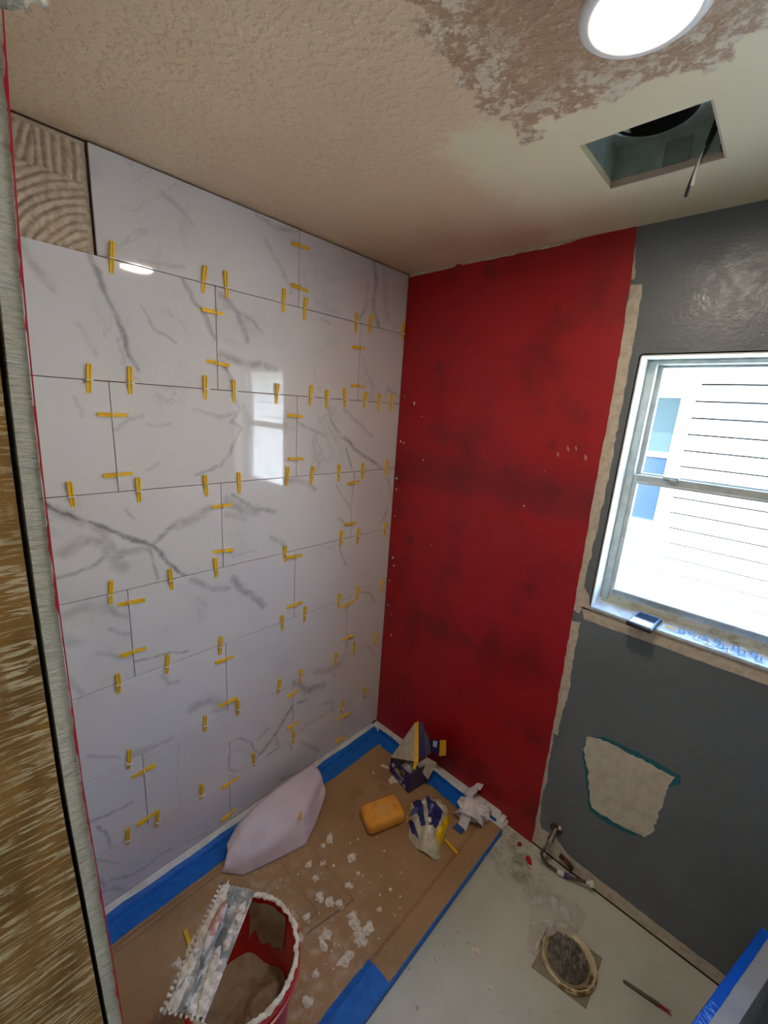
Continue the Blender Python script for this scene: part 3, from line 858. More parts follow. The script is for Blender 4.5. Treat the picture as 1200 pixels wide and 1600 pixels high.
for i in range(13):
    psplat(0.665 + random.gauss(0, .030), -0.735 + random.gauss(0, .026), random.uniform(.010, .024), random.uniform(.6, 1.5), z=0.0118)
for (x, y, r, a) in ((.457, -.607, .016, 1.3), (.335, -.623, .018, 1.5), (.34, -.66, .012, 1), (.446, -.902, .014, 1.6), (.584, -.84, .020, 1.4), (.60, -.865, .012, 2.2), (.681, -.838, .018, 1.7), (.675, -.987, .016, 1.2),
                     (.643, -.58, .008, 1), (.765, -.487, .010, 2), (.518, -.629, .008, 1), (.396, -.706, .015, 1), (.523, -.683, .013, 1.4), (.42, -.76, .014, 1), (.48, -.79, .016, 1.2), (.52, -.77, .018, 1), (.55, -.75, .014, 1.5),
                     (.50, -.86, .016, 1), (.53, -.92, .018, 1.3), (.56, -.95, .014, 1), (.60, -1.0, .016, 1.2), (.64, -.93, .012, 1.2), (.62, -1.05, .014, 1), (.33, -.20, .022, 2.6), (.25, -.19, .012, 2.5), (.23, -.26, .008, 1), (.42, -.54, .006, 1), (.36, -.75, .012, 1.5), (.43, -.68, .008, 1)):
    psplat(x, y, r, a, z=0.0132 if (y < -.7 and x < .58) else 0.0108)
for i in range(46):
    x = random.uniform(.32, .72); y = random.uniform(-1.0, -.40)
    psplat(x, y, random.uniform(.002, .0055), z=0.0132 if (y < -.7 and x < .58) else 0.0108)

# ---- blue masking tape
k = NT('blue_tape')
n1 = k.noise(40, 3)
k.base(k.mix(k.ramp(n1.outputs[0], .35, .7), lin(10, 112, 206), lin(8, 96, 186))); k.rough(.5); k.norm(k.bump(n1.outputs[0], .3, .002))
M_tape = k.m
def tape_run(p0, p1, prof, lab, n=24, jit=.004, t=.0007):
    """strip following a cross-section (across, height) from p0 to p1; 'across' points into the pan"""
    p0, p1 = Vector(p0), Vector(p1)
    d = (p1 - p0).normalized()
    side = Vector((-d.y, d.x, 0))
    m = len(prof) - 1
    js = [[random.uniform(-jit, jit) for _ in range(n + 1)] for _ in range(2)]
    def f(u, v):
        i = min(int(v * m + 1e-6), m)
        a, h = prof[i]
        if i == 0: a += js[0][round(u * n)]
        if i == m: a += js[1][round(u * n)]
        return p0 + (p1 - p0) * u + side * a + Vector((0, 0, h))
    return obj('masking_tape', MB().grid(n, m, f, t), M_tape, None, label=lab, category='tape', group='blue masking tape round the pan')
random.seed(3)
tape_run((0, -0.048, 0), (0, NEAR_Y + .004, 0), [(.026, .0295), (.0415, .0240), (.0470, .018), (.0485, .012), (.055, .0112), (.085, .0114), (.118, .0116)], 'blue masking tape along the foot of the tiled wall')
def bt(a): return a
p = [(.046, .037), (.0485, .028), (.0495, .0135), (.060, .0125), (.090, .0128), (.108, .0128)]
tape_run((0.790, 0, 0), (0.060, 0, 0), [(a, h) for a, h in p], 'blue masking tape along the foot of the red wall')
tape_run((PX, -0.065, 0), (PX, -1.478, 0), [(-.0020, .0275), (.0026, .0245), (.0026, .012), (.0030, .0012)], 'thin blue tape line down the outer edge of the pan', jit=.0006)
tape_run((PX, -0.785, 0), (PX, -1.478, 0), [(.0012, .0285), (-.030, .0285), (-.070, .0262), (-.086, .0180), (-.093, .0165)], 'wide blue tape covering the near end of the pan threshold', jit=.0035)

# ================================================================== THINGS ON THE TILE WALL: wedges and clips
M_yel = M('yellow_plastic', (248, 204, 34), 0.38, c2=(238, 186, 22), ns=30)
k = NT('clear_plastic')
k.base(lin(240, 232, 228)); k.rough(.3); k.b.inputs['Transmission Weight'].default_value = .2; k.b.inputs['IOR'].default_value = 1.3
M_clip = k.m
def wedge_mb():
    """tapered channel, long axis z (thick end up), back at x=0"""
    mb = MB()
    L0, L1 = -0.037, 0.038
    secs = []
    for t, (z, th, w) in enumerate(((L0, .0018, .0042), (L0 + .012, .0032, .0050), (L1 - .006, .0092, .0054), (L1, .0086, .0044))):
        gr = min(th * .45, .0032)
        prof = [(0, -w), (th, -w), (th, -w * .42), (th - gr, -w * .30), (th - gr, w * .30), (th, w * .42), (th, w), (0, w)]
        secs.append([mb.bm.verts.new((x, y, z)) for x, y in prof])
    for a, b in zip(secs, secs[1:]):
        for i in range(8):
            mb.bm.faces.new([a[i], a[(i + 1) % 8], b[(i + 1) % 8], b[i]])
    mb.bm.faces.new(list(reversed(secs[0]))); mb.bm.faces.new(secs[-1])
    return mb
def clip_mb():
    mb = MB()
    for s_ in (-1, 1):
        y0, y1 = (.0062, .0085) if s_ > 0 else (-.0085, -.0062)
        mb.box((.0003, y0, -.0011), (.0150, y1, .0011))
    mb.box((.0110, -.0062, -.0011), (.0150, .0062, .0011))
    mb.box((.0002, -.0095, -.0006), (.0006, .0095, .0006))
    return mb
proto = thing('levelling_clip', (0, 0, 0), 'x', 'tile leveller')
wp = obj('wedge', wedge_mb(), M_yel, proto, origin=(0, 0, 0), label='yellow plastic wedge')
cp = obj('clip', clip_mb(), M_clip, proto, origin=(0, 0, 0), label='clear plastic clip')
used = [False]
def put_clip(y, z, horiz_joint, label, group, wedge=True):
    if not used[0]:
        o = proto; used[0] = True
    else:
        o = proto.copy(); COL.objects.link(o)
        for ch in (wp, cp):
            if ch is wp and not wedge: continue
            c_ = ch.copy(); COL.objects.link(c_); c_.parent = o
    o.location = (0.0006, y, z)
    for ch in o.children:
        if ch.name.startswith('wedge'):
            ch.rotation_euler = (random.uniform(-.10, .10), random.uniform(-.02, .07), 0)
            ch.location = (0.0004, 0, random.uniform(-.006, .010))
    o.rotation_euler = (0, 0, 0) if horiz_joint else (PI / 2 if random.random() < .7 else -PI / 2, 0, 0)
    tag(o, label, 'tile leveller', group)
    return o
ORD = ['', 'first', 'second', 'third', 'fourth', 'fifth', 'sixth', 'seventh', 'eighth', 'ninth', 'tenth', 'eleventh']
HC = {1: [-1.164, -0.925, -0.855, -0.647, -0.558, -0.307, -0.227, -0.020],
      2: [-1.241, -1.144, -0.933, -0.837, -0.674, -0.524, -0.446, -0.351, -0.237, -0.15, -0.069],
      3: [-1.308, -1.144, -0.943, -0.825, -0.627, -0.509, -0.367, -0.227, -0.071],
      4: [-1.24, -1.07, -0.918, -0.633, -0.337, -0.234, -0.05],
      5: [-1.244, -1.098, -0.911, -0.643, -0.529, -0.336, -0.217, -0.042],
      6: [-1.236, -0.98, -0.848, -0.659, -0.546, -0.341, -0.219, -0.068],
      7: [-1.262, -1.167, -1.006, -0.781, -0.579, -0.283, -0.12]}
VC = {1: [(1, 2.296), (1, 2.163)], 2: [(2, 2.025), (2, 1.876), (0, 2.006), (0, 1.854)], 3: [(3, 1.706), (3, 1.539), (1, 1.721), (1, 1.559)],
      4: [(2, 1.409), (2, 1.245), (0, 1.44), (0, 1.25)], 5: [(3, 1.139), (3, 0.968), (1, 1.157), (1, 0.938)], 6: [(2, .81), (2, .619), (0, .846), (0, .662)],
      7: [(3, .504), (3, .301), (1, .504), (1, .333)], 8: [(2, .231), (2, .072), (0, .205), (0, .072)]}
random.seed(17)
for r, l in HC.items():
    for i, y in enumerate(sorted(l, reverse=True)):
        put_clip(y, 2.407 - TJ * r, True, '%s upright yellow wedge from the red wall on the %s horizontal tile joint below ceiling' % (ORD[i + 1], ORD[r]), 'wedges on the horizontal tile joints')
for r, l in VC.items():
    for i, (ci, z) in enumerate(l):
        far = ci >= 2
        lab = '%s sideways wedge on the vertical joint %s the red wall, %s tile row' % ('upper' if i % 2 == 0 else 'lower', 'farther from' if far else 'nearer', ORD[r])
        if r == 1: lab = '%s sideways yellow wedge on the single vertical joint of the top tile row' % ('upper' if i == 0 else 'lower')
        put_clip(COLS[ci], z, False, lab, 'wedges on the vertical tile joints')
put_clip(-0.866, 2.407 - TJ * 4, True, 'clear plastic clip left without a wedge on the fourth horizontal tile joint', 'wedges on the horizontal tile joints', wedge=False)

def loose_wedge(loc, rot, lab):
    o = wp.copy(); COL.objects.link(o); o.parent = None; o.name = 'loose_wedge'
    o.location = loc; o.rotation_euler = rot
    tag(o, lab, 'tile leveller')
    return o
loose_wedge((0.712, -0.281, 0.0145), (0, -PI / 2, 2.95), 'loose yellow wedge lying on kraft paper beside the crumpled grout bag')
loose_wedge((0.288, -1.182, 0.0160), (0, -PI / 2, -0.1), 'loose yellow wedge lying on the paper behind the notched trowel')

# ================================================================== CEILING FITTINGS
M_white = M('white_enamel', (236, 234, 232), .35)
dl = thing('downlight', (1.085, -0.760, H), 'round recessed ceiling light with white trim, switched on', 'light')
obj('trim_ring', MB().lathe([(.066, H + .010), (.067, H - .003), (.072, H - .006), (.082, H - .005), (.088, H - .0005), (.088, H + .002)], (1.085, -.760, 0), 64), M_white, dl, smooth='all')
def lens_mat(p):
    k = NT('lit_lens'); k.base((1, 1, 1, 1))
    k.b.inputs['Emission Color'].default_value = (1.0, 0.86, 0.70, 1); k.b.inputs['Emission Strength'].default_value = p
    return k.m
obj('lens', MB().disc((1.085, -.760, H - .001), .0665, 48), lens_mat(LENS_POWER), dl, label='glowing white lens')
d2 = thing('downlight', (1.80, -1.85, H), 'added unseen round ceiling light, set there to brighten the stud and drywall edge', 'light')  # unseen lamp, added to brighten the stud and drywall edge
obj('trim_ring', MB().lathe([(.066, H + .010), (.067, H - .003), (.072, H - .006), (.082, H - .005), (.088, H - .0005), (.088, H + .002)], (1.80, -1.85, 0), 64), M_white, d2, smooth='all')  # trim of the added unseen lamp
obj('lens', MB().disc((1.80, -1.85, H - .001), .0665, 48), lens_mat(LENS_POWER * .25), d2, label='glowing white lens')

M_galv = M('galvanised_steel', (178, 194, 184), .45, .12, c2=(160, 176, 168), ns=25)
fan = thing('exhaust_fan_housing', ((hx0 + hx1) / 2, (hy0 + hy1) / 2, H), 'empty metal exhaust fan housing set in the ceiling cut-out', 'fan housing')
g = .004
zt = H + .088
body = MB()
x0, x1, y0, y1 = hx0 - .002, hx1 + .002, hy0 - .002, hy1 + .002
zb = H + .0165
body.box((x0 - .0015, y0, zb), (x0, y1, zt)).box((x1, y0, zb), (x1 + .0015, y1, zt)).box((x0, y0 - .0015, zb), (x1, y0, zt)).box((x0, y1, zb), (x1, y1 + .0015, zt))
obj('housing_wall', body, M_galv, fan)
# top plate with round duct opening
dc, dr, nseg = (1.003, -.370), .084, 48
tp = MB()
inner = [tp.bm.verts.new((dc[0] + dr * math.cos(2 * PI * i / nseg), dc[1] + dr * math.sin(2 * PI * i / nseg), zt)) for i in range(nseg)]
outer = []
for i in range(nseg):
    a = 2 * PI * i / nseg; cx, sy = math.cos(a), math.sin(a)
    tt = min(((x1 - dc[0]) / cx if cx > 1e-6 else (x0 - dc[0]) / cx if cx < -1e-6 else 9), ((y1 - dc[1]) / sy if sy > 1e-6 else (y0 - dc[1]) / sy if sy < -1e-6 else 9))
    outer.append(tp.bm.verts.new((dc[0] + tt * cx, dc[1] + tt * sy, zt)))
for i in range(nseg):
    tp.bm.faces.new([inner[i], inner[(i + 1) % nseg], outer[(i + 1) % nseg], outer[i]])
for (px, py) in ((x0, y0), (x0, y1), (x1, y0), (x1, y1)):
    cv = tp.bm.verts.new((px, py, zt))
    best = min(range(nseg), key=lambda i: min((outer[i].co - cv.co).length + (outer[(i + 1) % nseg].co - cv.co).length, 9))
    tp.bm.faces.new([outer[best], outer[(best + 1) % nseg], cv])
obj('top_plate', tp, M_galv, fan)
obj('duct_collar', MB().lathe([(dr, zt - .006), (dr - .004, zt - .006), (dr - .004, zt + .07), (dr, zt + .07)], (dc[0], dc[1], 0), 48, closed=True), M('dark_duct', (52, 54, 60), .6, .4), fan, smooth=True)
obj('collar_rim', MB().lathe([(dr + .007, zt - .0015), (dr + .006, zt - .006), (dr + .001, zt - .007), (dr - .001, zt - .003)], (dc[0], dc[1], 0), 48), M_galv, fan, smooth='all')
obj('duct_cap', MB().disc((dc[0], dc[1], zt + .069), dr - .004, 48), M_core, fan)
obj('motor_tab', MB().box((1.012, y1 - .004, zb), (1.065, y1 - .001, zt - .022)), M('dark_steel', (138, 152, 144), .45, .1), fan)
pl = obj('rating_plate', MB().box((0.922, -.345, zt - .0012), (0.944, -.318, zt - .0002)), M('plate_print', (178, 190, 178), .5), fan)
obj('bracket', MB().box((x1 - .012, y1 - .03, zb - .005), (x1 - .002, y1 - .002, zt)), M_core, fan)
M_cut = M('cut_plaster', (206, 186, 166), .9)
obj('cut_edge', MB().box((hx0 - .001, hy1 - .0025, H - .0008), (hx1 + .001, hy1 + .001, H + .015)).box((hx1 - .0025, hy0, H - .0008), (hx1 + .001, hy1, H + .015)), M_cut, fan)
M_blk = M('black_wire', (22, 22, 24), .45)
obj('wire', MB().tube([(1.118, -.36, zt - .01), (1.120, -.355, H + .04), (1.112, -.36, H - .01), (1.100, -.345, H - .038), (1.090, -.330, H - .062), (1.085, -.318, H - .078)], .0036), M_blk, fan, smooth='all')
obj('wire', MB().tube([(1.122, -.352, zt - .01), (1.124, -.35, H + .03), (1.114, -.357, H - .014), (1.103, -.35, H - .03)], .0032), M_blk, fan, smooth='all')
wtip = obj('wire', MB().tube([(1.112, -.362, H - .008), (1.104, -.352, H - .028), (1.099, -.343, H - .052), (1.096, -.335, H - .066)], [.0022, .0026, .0034, .0040]), M('white_wire', (220, 220, 214), .5), fan, smooth='all')

# ================================================================== BUCKET AND TROWEL
BX, BY, RZ = 0.628, -1.168, 0.372
zb0 = 0.0140
bk = thing('bucket', (BX, BY, zb0), 'red plastic mortar bucket with crusted rim standing on kraft paper', 'bucket')
M_bucket = M('red_plastic', (206, 22, 22), .3, c2=(176, 16, 18), ns=8)
R1, R0 = .1400, .1050
hgt = RZ - zb0
def rr(z): return R0 + (R1 - R0) * (z - zb0) / hgt
prof = [(0.001, zb0), (R0, zb0), (rr(RZ - .085), RZ - .085), (rr(RZ - .085) + .006, RZ - .083), (rr(RZ - .075) + .006, RZ - .075), (rr(RZ - .07), RZ - .072),
        (rr(RZ - .048), RZ - .048), (R1 + .007, RZ - .046), (R1 + .008, RZ - .038), (R1, RZ - .036), (R1, RZ - .018), (R1 + .007, RZ - .016), (R1 + .008, RZ - .004), (R1 + .004, RZ),
        (R1 - .004, RZ), (R1 - .0055, RZ - .01), (rr(.2) - .004, .2), (R0 - .004, zb0 + .004), (0.001, zb0 + .004)]
body = obj('bucket_body', MB().lathe(prof, (BX, BY, 0), 64), M_bucket, bk, smooth=True)
random.seed(4)
M_mort = M('wet_mortar', (168, 152, 126), .75, c2=(146, 128, 104), ns=14, bump=(60, .4, .003))
def mfill(u, v):
    a = 2 * PI * u; r = v * (rr(.2) - .006)
    x, y = r * math.cos(a), r * math.sin(a)
    z = .165 + .035 * noise.noise(Vector((x * 14, y * 14, 3))) + .05 * noise.noise(Vector((x * 6 + 3, y * 6, 1))) - .25 * (x * .9 - y * .1) * .6
    z += .02 * abs(noise.noise(Vector((x * 30, y * 30, 8))))
    return (BX + x * .985, BY + y * .985, max(.05, z))
obj('mortar', MB().grid(56, 26, mfill), M_mort, bk, smooth='all', label='greyish mortar left in the bucket')
rim = MB()
def crust(u, v):
    a = 2 * PI * u; t = 2 * PI * v
    P_ = Vector((math.cos(a) * 9, math.sin(a) * 9, 0))
    th = .0042 + .0030 * noise.noise(P_ + Vector((0, 0, v * 2))) + .0022 * noise.noise(P_ * 3.3 + Vector((0, 0, v * 3)))
    dn = 1 + max(0, 3.2 * noise.noise(P_ * .55 + Vector((4, 0, 0)))) * (1 if math.sin(t) < 0 else 0)
    r = R1 - .001 + (th * 1.5) * math.cos(t)
    return (BX + r * math.cos(a), BY + r * math.sin(a), RZ + .0005 + th * math.sin(t) * dn)
rim.grid(220, 12, crust)
obj('rim_crust', rim, M_splat, bk, smooth='all', label='pale dried mortar crusted on the bucket rim')
sm = MB()
def smear(u, v):
    a = 1.55 + u * .95; z = RZ - .015 - v * (.13 + .05 * noise.noise(Vector((u * 4, 1, 2))))
    r = rr(z) - .0062 - .004 * (1 - v) * max(0, .4 + noise.noise(Vector((u * 6, v * 5, 4))))
    return (BX + r * math.cos(a), BY + r * math.sin(a), z)
obj('mortar_smear', MB().grid(14, 10, smear), M_mort, bk, smooth='all')

# notched trowel lying across the rim
T0 = Vector((0.522, -1.069)); T1 = Vector((0.678, -1.285)); LW = Vector((0.440, -1.125))
ax = (T1 - T0).normalized(); L_ = 0.276
side = Vector((ax.y, -ax.x)) ; side = side if side.dot(LW - T0) > 0 else -side
W_ = 0.108
tz = RZ + .0105
def TP(a, b, z): p = T0 + ax * a + side * b; return (p.x, p.y, z)
tr_ = thing('notched_trowel', TP(L_ / 2, W_ / 2, tz), 'steel notched trowel caked in white mortar lying across the bucket', 'trowel')
# outline with square notches on the long outer edge and on one short edge
ol = [(0, 0)]
nt = 9
n_b = 8
ol.append((L_, 0))
wb_ = W_ / (2 * n_b)
for i in range(n_b):
    b0 = i * 2 * wb_
    ol += [(L_, b0 + wb_ * .0), (L_, b0 + wb_), (L_ - .008, b0 + wb_), (L_ - .008, b0 + 2 * wb_)]
ol.append((L_, W_))
n_l = 22; wl_ = L_ / (2 * n_l)
for i in range(n_l):
    a0 = L_ - i * 2 * wl_
    ol += [(a0 - wl_, W_), (a0 - wl_, W_ - .008), (a0 - 2 * wl_, W_ - .008), (a0 - 2 * wl_, W_)]
cl = []
for q in ol:
    if not cl or (abs(q[0] - cl[-1][0]) + abs(q[1] - cl[-1][1])) > 1e-6: cl.append(q)
k = NT('mortar_smeared_steel')
n1 = k.noise(16, 5, rough=.65); n2 = k.noise(50, 4)
msk = k.ramp(n1.outputs[0], .44, .56)
k.base(k.mix(msk, lin(150, 156, 154), k.mix(k.ramp(n2.outputs[0], .4, .6), lin(236, 232, 228), lin(196, 182, 172))))
k.setin(k.b, 'Metallic', k.ramp(msk, 0, 1, .75, 0)); k.rough(k.ramp(msk, 0, 1, .3, .85)); k.norm(k.bump(n1.outputs[0], .4, .004))
mb = MB().prism([tuple((T0 + ax * a + side * b)) for a, b in cl], 2, tz - .0012, tz)
obj('blade', mb, k.m, tr_)
M_steel = M('spine_steel', (140, 146, 144), .35, .7, c2=(210, 208, 204), ns=30)
rot = Matrix(((ax.x, side.x, 0, 0), (ax.y, side.y, 0, 0), (0, 0, 1, 0), (0, 0, 0, 1)))
Tm = Matrix.Translation((T0.x, T0.y, 0)) @ rot
obj('spine', MB().bbox((.020, .050, tz), (.262, .060, tz + .008), .002, 1, Tm), M_steel, tr_)
obj('shank', MB().tube([TP(.055, .055, tz + .006), TP(.058, .055, tz + .03), TP(.072, .055, tz + .044)], .0055), M_steel, tr_, smooth='all')
obj('shank', MB().tube([TP(.190, .055, tz + .006), TP(.185, .055, tz + .03), TP(.170, .055, tz + .041)], .0055), M_steel, tr_, smooth='all')
hp = [TP(.070, .055, tz + .040), TP(.080, .055, tz + .041), TP(.10, .055, tz + .042), TP(.125, .055, tz + .043), TP(.15, .055, tz + .042), TP(.165, .055, tz + .041), TP(.176, .055, tz + .040)]
hd = obj('handle', MB().tube(hp, [.008, .011, .013, .0135, .0125, .010, .007], 14), M('pink_wood_handle', (176, 120, 104), .6, c2=(214, 202, 194), ns=26, nlo=.46, nhi=.58), tr_, smooth='all', label='dull pink handle smeared with mortar')
random.seed(8)
for (a, b, r, as_) in ((.04, .085, .014, 3.4), (.08, .088, .014, 3.6), (.12, .092, .012, 3.2), (.02, .09, .012, 2.4), (.18, .03, .014, 2.4), (.22, .025, .016, 2.2), (.25, .02, .014, 2), (.25, .085, .013, 2.6), (.20, .095, .011, 3), (.05, .018, .012, 1.6), (.075, .014, .013, 1.4), (.13, .02, .012, 1.5), (.15, .035, .008, 1.4)):
    p = TP(a, b, tz)
    obj('mortar_dab', splat(p, r, .005, 2, 1, as_, math.atan2(ax.y, ax.x), 11), M_splat, tr_)
mb = MB()
for i in range(n_l):
    b_ = MB(); bmesh.ops.create_icosphere(b_.bm, subdivisions=1, radius=random.uniform(.003, .0052))
    mb.join(b_, Matrix.Translation(TP(L_ - i * 2 * wl_ - wl_ * .5, W_ - .001, tz)))
for i in range(n_b):
    b_ = MB(); bmesh.ops.create_icosphere(b_.bm, subdivisions=1, radius=random.uniform(.003, .0055))
    mb.join(b_, Matrix.Translation(TP(L_ - .001, (2 * i + .5) * wb_, tz)))
obj('tooth_crust', mb, M_splat, tr_, smooth='all')
obj('mortar_drip', splat((0.33, -1.225, .0135), .02, .006, 2, 1, 2.2, .3, 11), M_splat, base)

# ================================================================== THINGS ON THE PAN
# sheet of white paper slumped against the tiles
top = [(0.105, -0.960, .060), (0.085, -0.90, .098), (0.074, -0.80, .118), (0.066, -0.70, .122), (0.060, -0.60, .112), (0.056, -0.505, .100)]
bot = [(0.160, -1.010, .022), (0.222, -0.955, .0145), (0.262, -0.83, .0140), (0.292, -0.715, .0140), (0.246, -0.62, .0210), (0.182, -0.520, .0300)]
def along(pl, u):
    t = u * (len(pl) - 1); i = min(int(t), len(pl) - 2); f = t - i
    return Vector(pl[i]) * (1 - f) + Vector(pl[i + 1]) * f
def sheet(u, v):
    a, b = along(top, u), along(bot, u)
    p = a * (1 - v) + b * v
    bul = math.sin(PI * min(1, v)) * (.035 + .03 * math.sin(PI * u)) + .010 * math.sin(2 * PI * (v * 1.3 + u * .9)) * math.sin(PI * v)
    p += Vector((.7, 0, .7)) * bul
    p += Vector((0, 0, 1)) * .012 * noise.noise(Vector((u * 5, v * 4, 2))) * math.sin(PI * v)
    if u > .55: p += Vector((0, 0, .02)) * (u - .55) * math.sin(PI * v * .9)
    return p
M_sheet = M('white_underlay', (226, 212, 222), .75, c2=(214, 200, 212), ns=9, bump=(14, .25, .004))
obj('paper_sheet', MB().grid(40, 22, sheet, .0006), M_sheet, None, smooth='all', label='stiff lavender-white sheet slumped against the tiled wall beside the bucket', category='sheet')
q = sheet(.60, .55)
loose_wedge((q.x + .004, q.y, q.z + .009), (0.0, -PI / 2 + .45, 2.5), 'loose yellow wedge resting on the slumped lavender-white sheet')

# tile sponge
sc, sa = Vector((0.428, -0.402)), 1.19
mb = MB().bbox((-.088, -.058, 0), (.088, .058, .058), .020, 4)
for v in mb.bm.verts:
    v.co += Vector((0, 0, 1)) * .003 * noise.noise(v.co * 18) if v.co.z > .03 else Vector()
m4 = Matrix.Translation((sc.x, sc.y, .0125)) @ Matrix.Rotation(sa, 4, 'Z')
mm = MB().join(mb, m4)
k = NT('orange_sponge')
n1 = k.noise(24, 4); v_ = k.n('ShaderNodeTexVoronoi'); v_.inputs['Scale'].default_value = 260; k.l(k.tc.outputs['Object'], v_.inputs['Vector'])
c = k.mix(k.ramp(n1.outputs[0], .4, .7), lin(240, 166, 66), lin(228, 150, 54))
ctr = k.ramp(k.vmath('LENGTH', k.vmath('SUBTRACT', k.tc.outputs['Object'], (.005, .0, .058))), .01, .05, 1, 0)
c = k.mix(k.math('MULTIPLY', ctr, k.ramp(k.noise(60, 4).outputs[0], .45, .6, 0, .55)), c, lin(206, 176, 130))
k.base(c); k.rough(.9); k.norm(k.bump(v_.outputs[0], .25, .001))
obj('sponge', mm, k.m, None, smooth='all', label='rounded orange grouting sponge on kraft paper', category='sponge')

# torn grout carton
M_purp = M('purple_print', (52, 38, 110), .45, c2=(44, 32, 96), ns=30)
M_cyel = M('yellow_print', (236, 182, 24), .45)
M_card = M('grey_card', (186, 174, 156), .85, c2=(172, 158, 140), ns=40)
M_wprint = M('white_print', (206, 202, 214), .5)
F_, L0_, B_, R_ = Vector((.426, -.222, .0134)), Vector((.282, -.196, .0134)), Vector((.304, -.068, .0134)), Vector((.448, -.094, .0134))
ct = thing('grout_carton', (.365, -.145, .0125), 'torn open purple and yellow grout carton standing by the red wall', 'carton')
up = lambda p, z: Vector((p.x, p.y, z))
t_ = .0012
FT, LT, BT, RT = up(F_, .125), up(L0_, .100), up(B_, .130), up(R_, .125)
# front left face is a frame round a torn hole
def lerp(a, b, t): return a * (1 - t) + b * t
def onface(u, v): return lerp(lerp(L0_, F_, u), lerp(LT, FT, u), v)
front = MB()
ro = [(0, 0), (1, 0), (1, 1), (0, 1)]; ri = [(.22, .42), (.72, .30), (.74, .86), (.26, .82)]
nrm = (F_ - L0_).cross(Vector((0, 0, 1))).normalized() * t_
for lay in (0, 1):
    A = [front.bm.verts.new(onface(*q) - nrm * lay) for q in ro]; Bv = [front.bm.verts.new(onface(*q) - nrm * lay) for q in ri]
    for i in range(4): front.bm.faces.new([A[i], A[(i + 1) % 4], Bv[(i + 1) % 4], Bv[i]])
obj('panel', front, M_purp, ct)
obj('panel', MB().slab([F_, R_, RT, FT], t_), M('dull_purple', (74, 62, 96), .6), ct)
obj('panel', MB().slab([R_, B_, BT, RT], t_), M_card, ct)
obj('panel', MB().slab([B_, L0_, LT, BT], t_), M_card, ct)
obj('panel', MB().slab([F_ + Vector((0, 0, .001)), L0_ + Vector((0, 0, .001)), B_ + Vector((0, 0, .001)), R_ + Vector((0, 0, .001))], t_ * .5), M_card, ct)
apex = Vector((.328, -.088, .268)); hin = Vector((.408, -.172, .150))
obj('flap', MB().slab([LT, hin, apex], t_), M_card, ct, label='bare grey inside of the standing flap')
obj('flap', MB().slab([apex, hin, Vector((.414, -.190, .128)), Vector((.428, -.188, .130)), Vector((.424, -.160, .158)), Vector((.344, -.080, .284))], t_), M_cyel, ct, label='yellow folded flap edge')
obj('flap', MB().slab([Vector((.346, -.078, .284)), Vector((.424, -.156, .158)), Vector((.432, -.120, .170)), Vector((.366, -.066, .278))], t_), M_purp, ct)
obj('flap', MB().slab([Vector((.368, -.064, .25)), Vector((.430, -.118, .160)), Vector((.432, -.075, .150)), Vector((.402, -.058, .205))], t_), M('grey_foil', (108, 108, 116), .35, .3), ct)
fl_ = obj('flap', MB().slab([Vector((.404, -.058, .203)), Vector((.408, -.066, .148)), Vector((.474, -.066, .158)), Vector((.464, -.058, .240))], t_), M_purp, ct)
obj('flap_tip', MB().slab([Vector((.4645, -.058, .240)), Vector((.4745, -.066, .158)), Vector((.509, -.064, .188)), Vector((.497, -.058, .262))], t_), M_cyel, fl_)
obj('print', MB().slab([Vector((.428, -.0608, .212)), Vector((.432, -.0648, .186)), Vector((.455, -.0650, .196)), Vector((.451, -.0604, .226))], .0008), M_wprint, fl_)
obj('flap', MB().slab([Vector((.404, -.150, .120)), Vector((.470, -.135, .064)), Vector((.486, -.098, .150)), Vector((.430, -.098, .140))], t_), M_card, ct, label='bare card flap folded down')
for (u0, v0, u1, v1) in ((.10, .50, .18, .72), (.14, .62, .22, .78), (.52, .10, .64, .22), (.72, .06, .84, .20)):
    nn = -nrm * -.6
    obj('print', MB().slab([onface(u0, v0) + nrm * .5, onface(u1, v0) + nrm * .5, onface(u1, v1) + nrm * .5, onface(u0, v1) + nrm * .5], .0006), M_wprint, ct)
bl = MB(); bmesh.ops.create_icosphere(bl.bm, subdivisions=3, radius=1)
for v in bl.bm.verts:
    d = 1 + .35 * noise.noise(v.co * 2.5); v.co = Vector((.366 + v.co.x * .042 * d, -.150 + v.co.y * .038 * d, .060 + v.co.z * .042 * d))
obj('inner_bag', bl, M('inner_bag_film', (186, 182, 176), .25, c2=(150, 146, 142), ns=40), ct, smooth='all', label='grey inner bag glimpsed inside the carton')

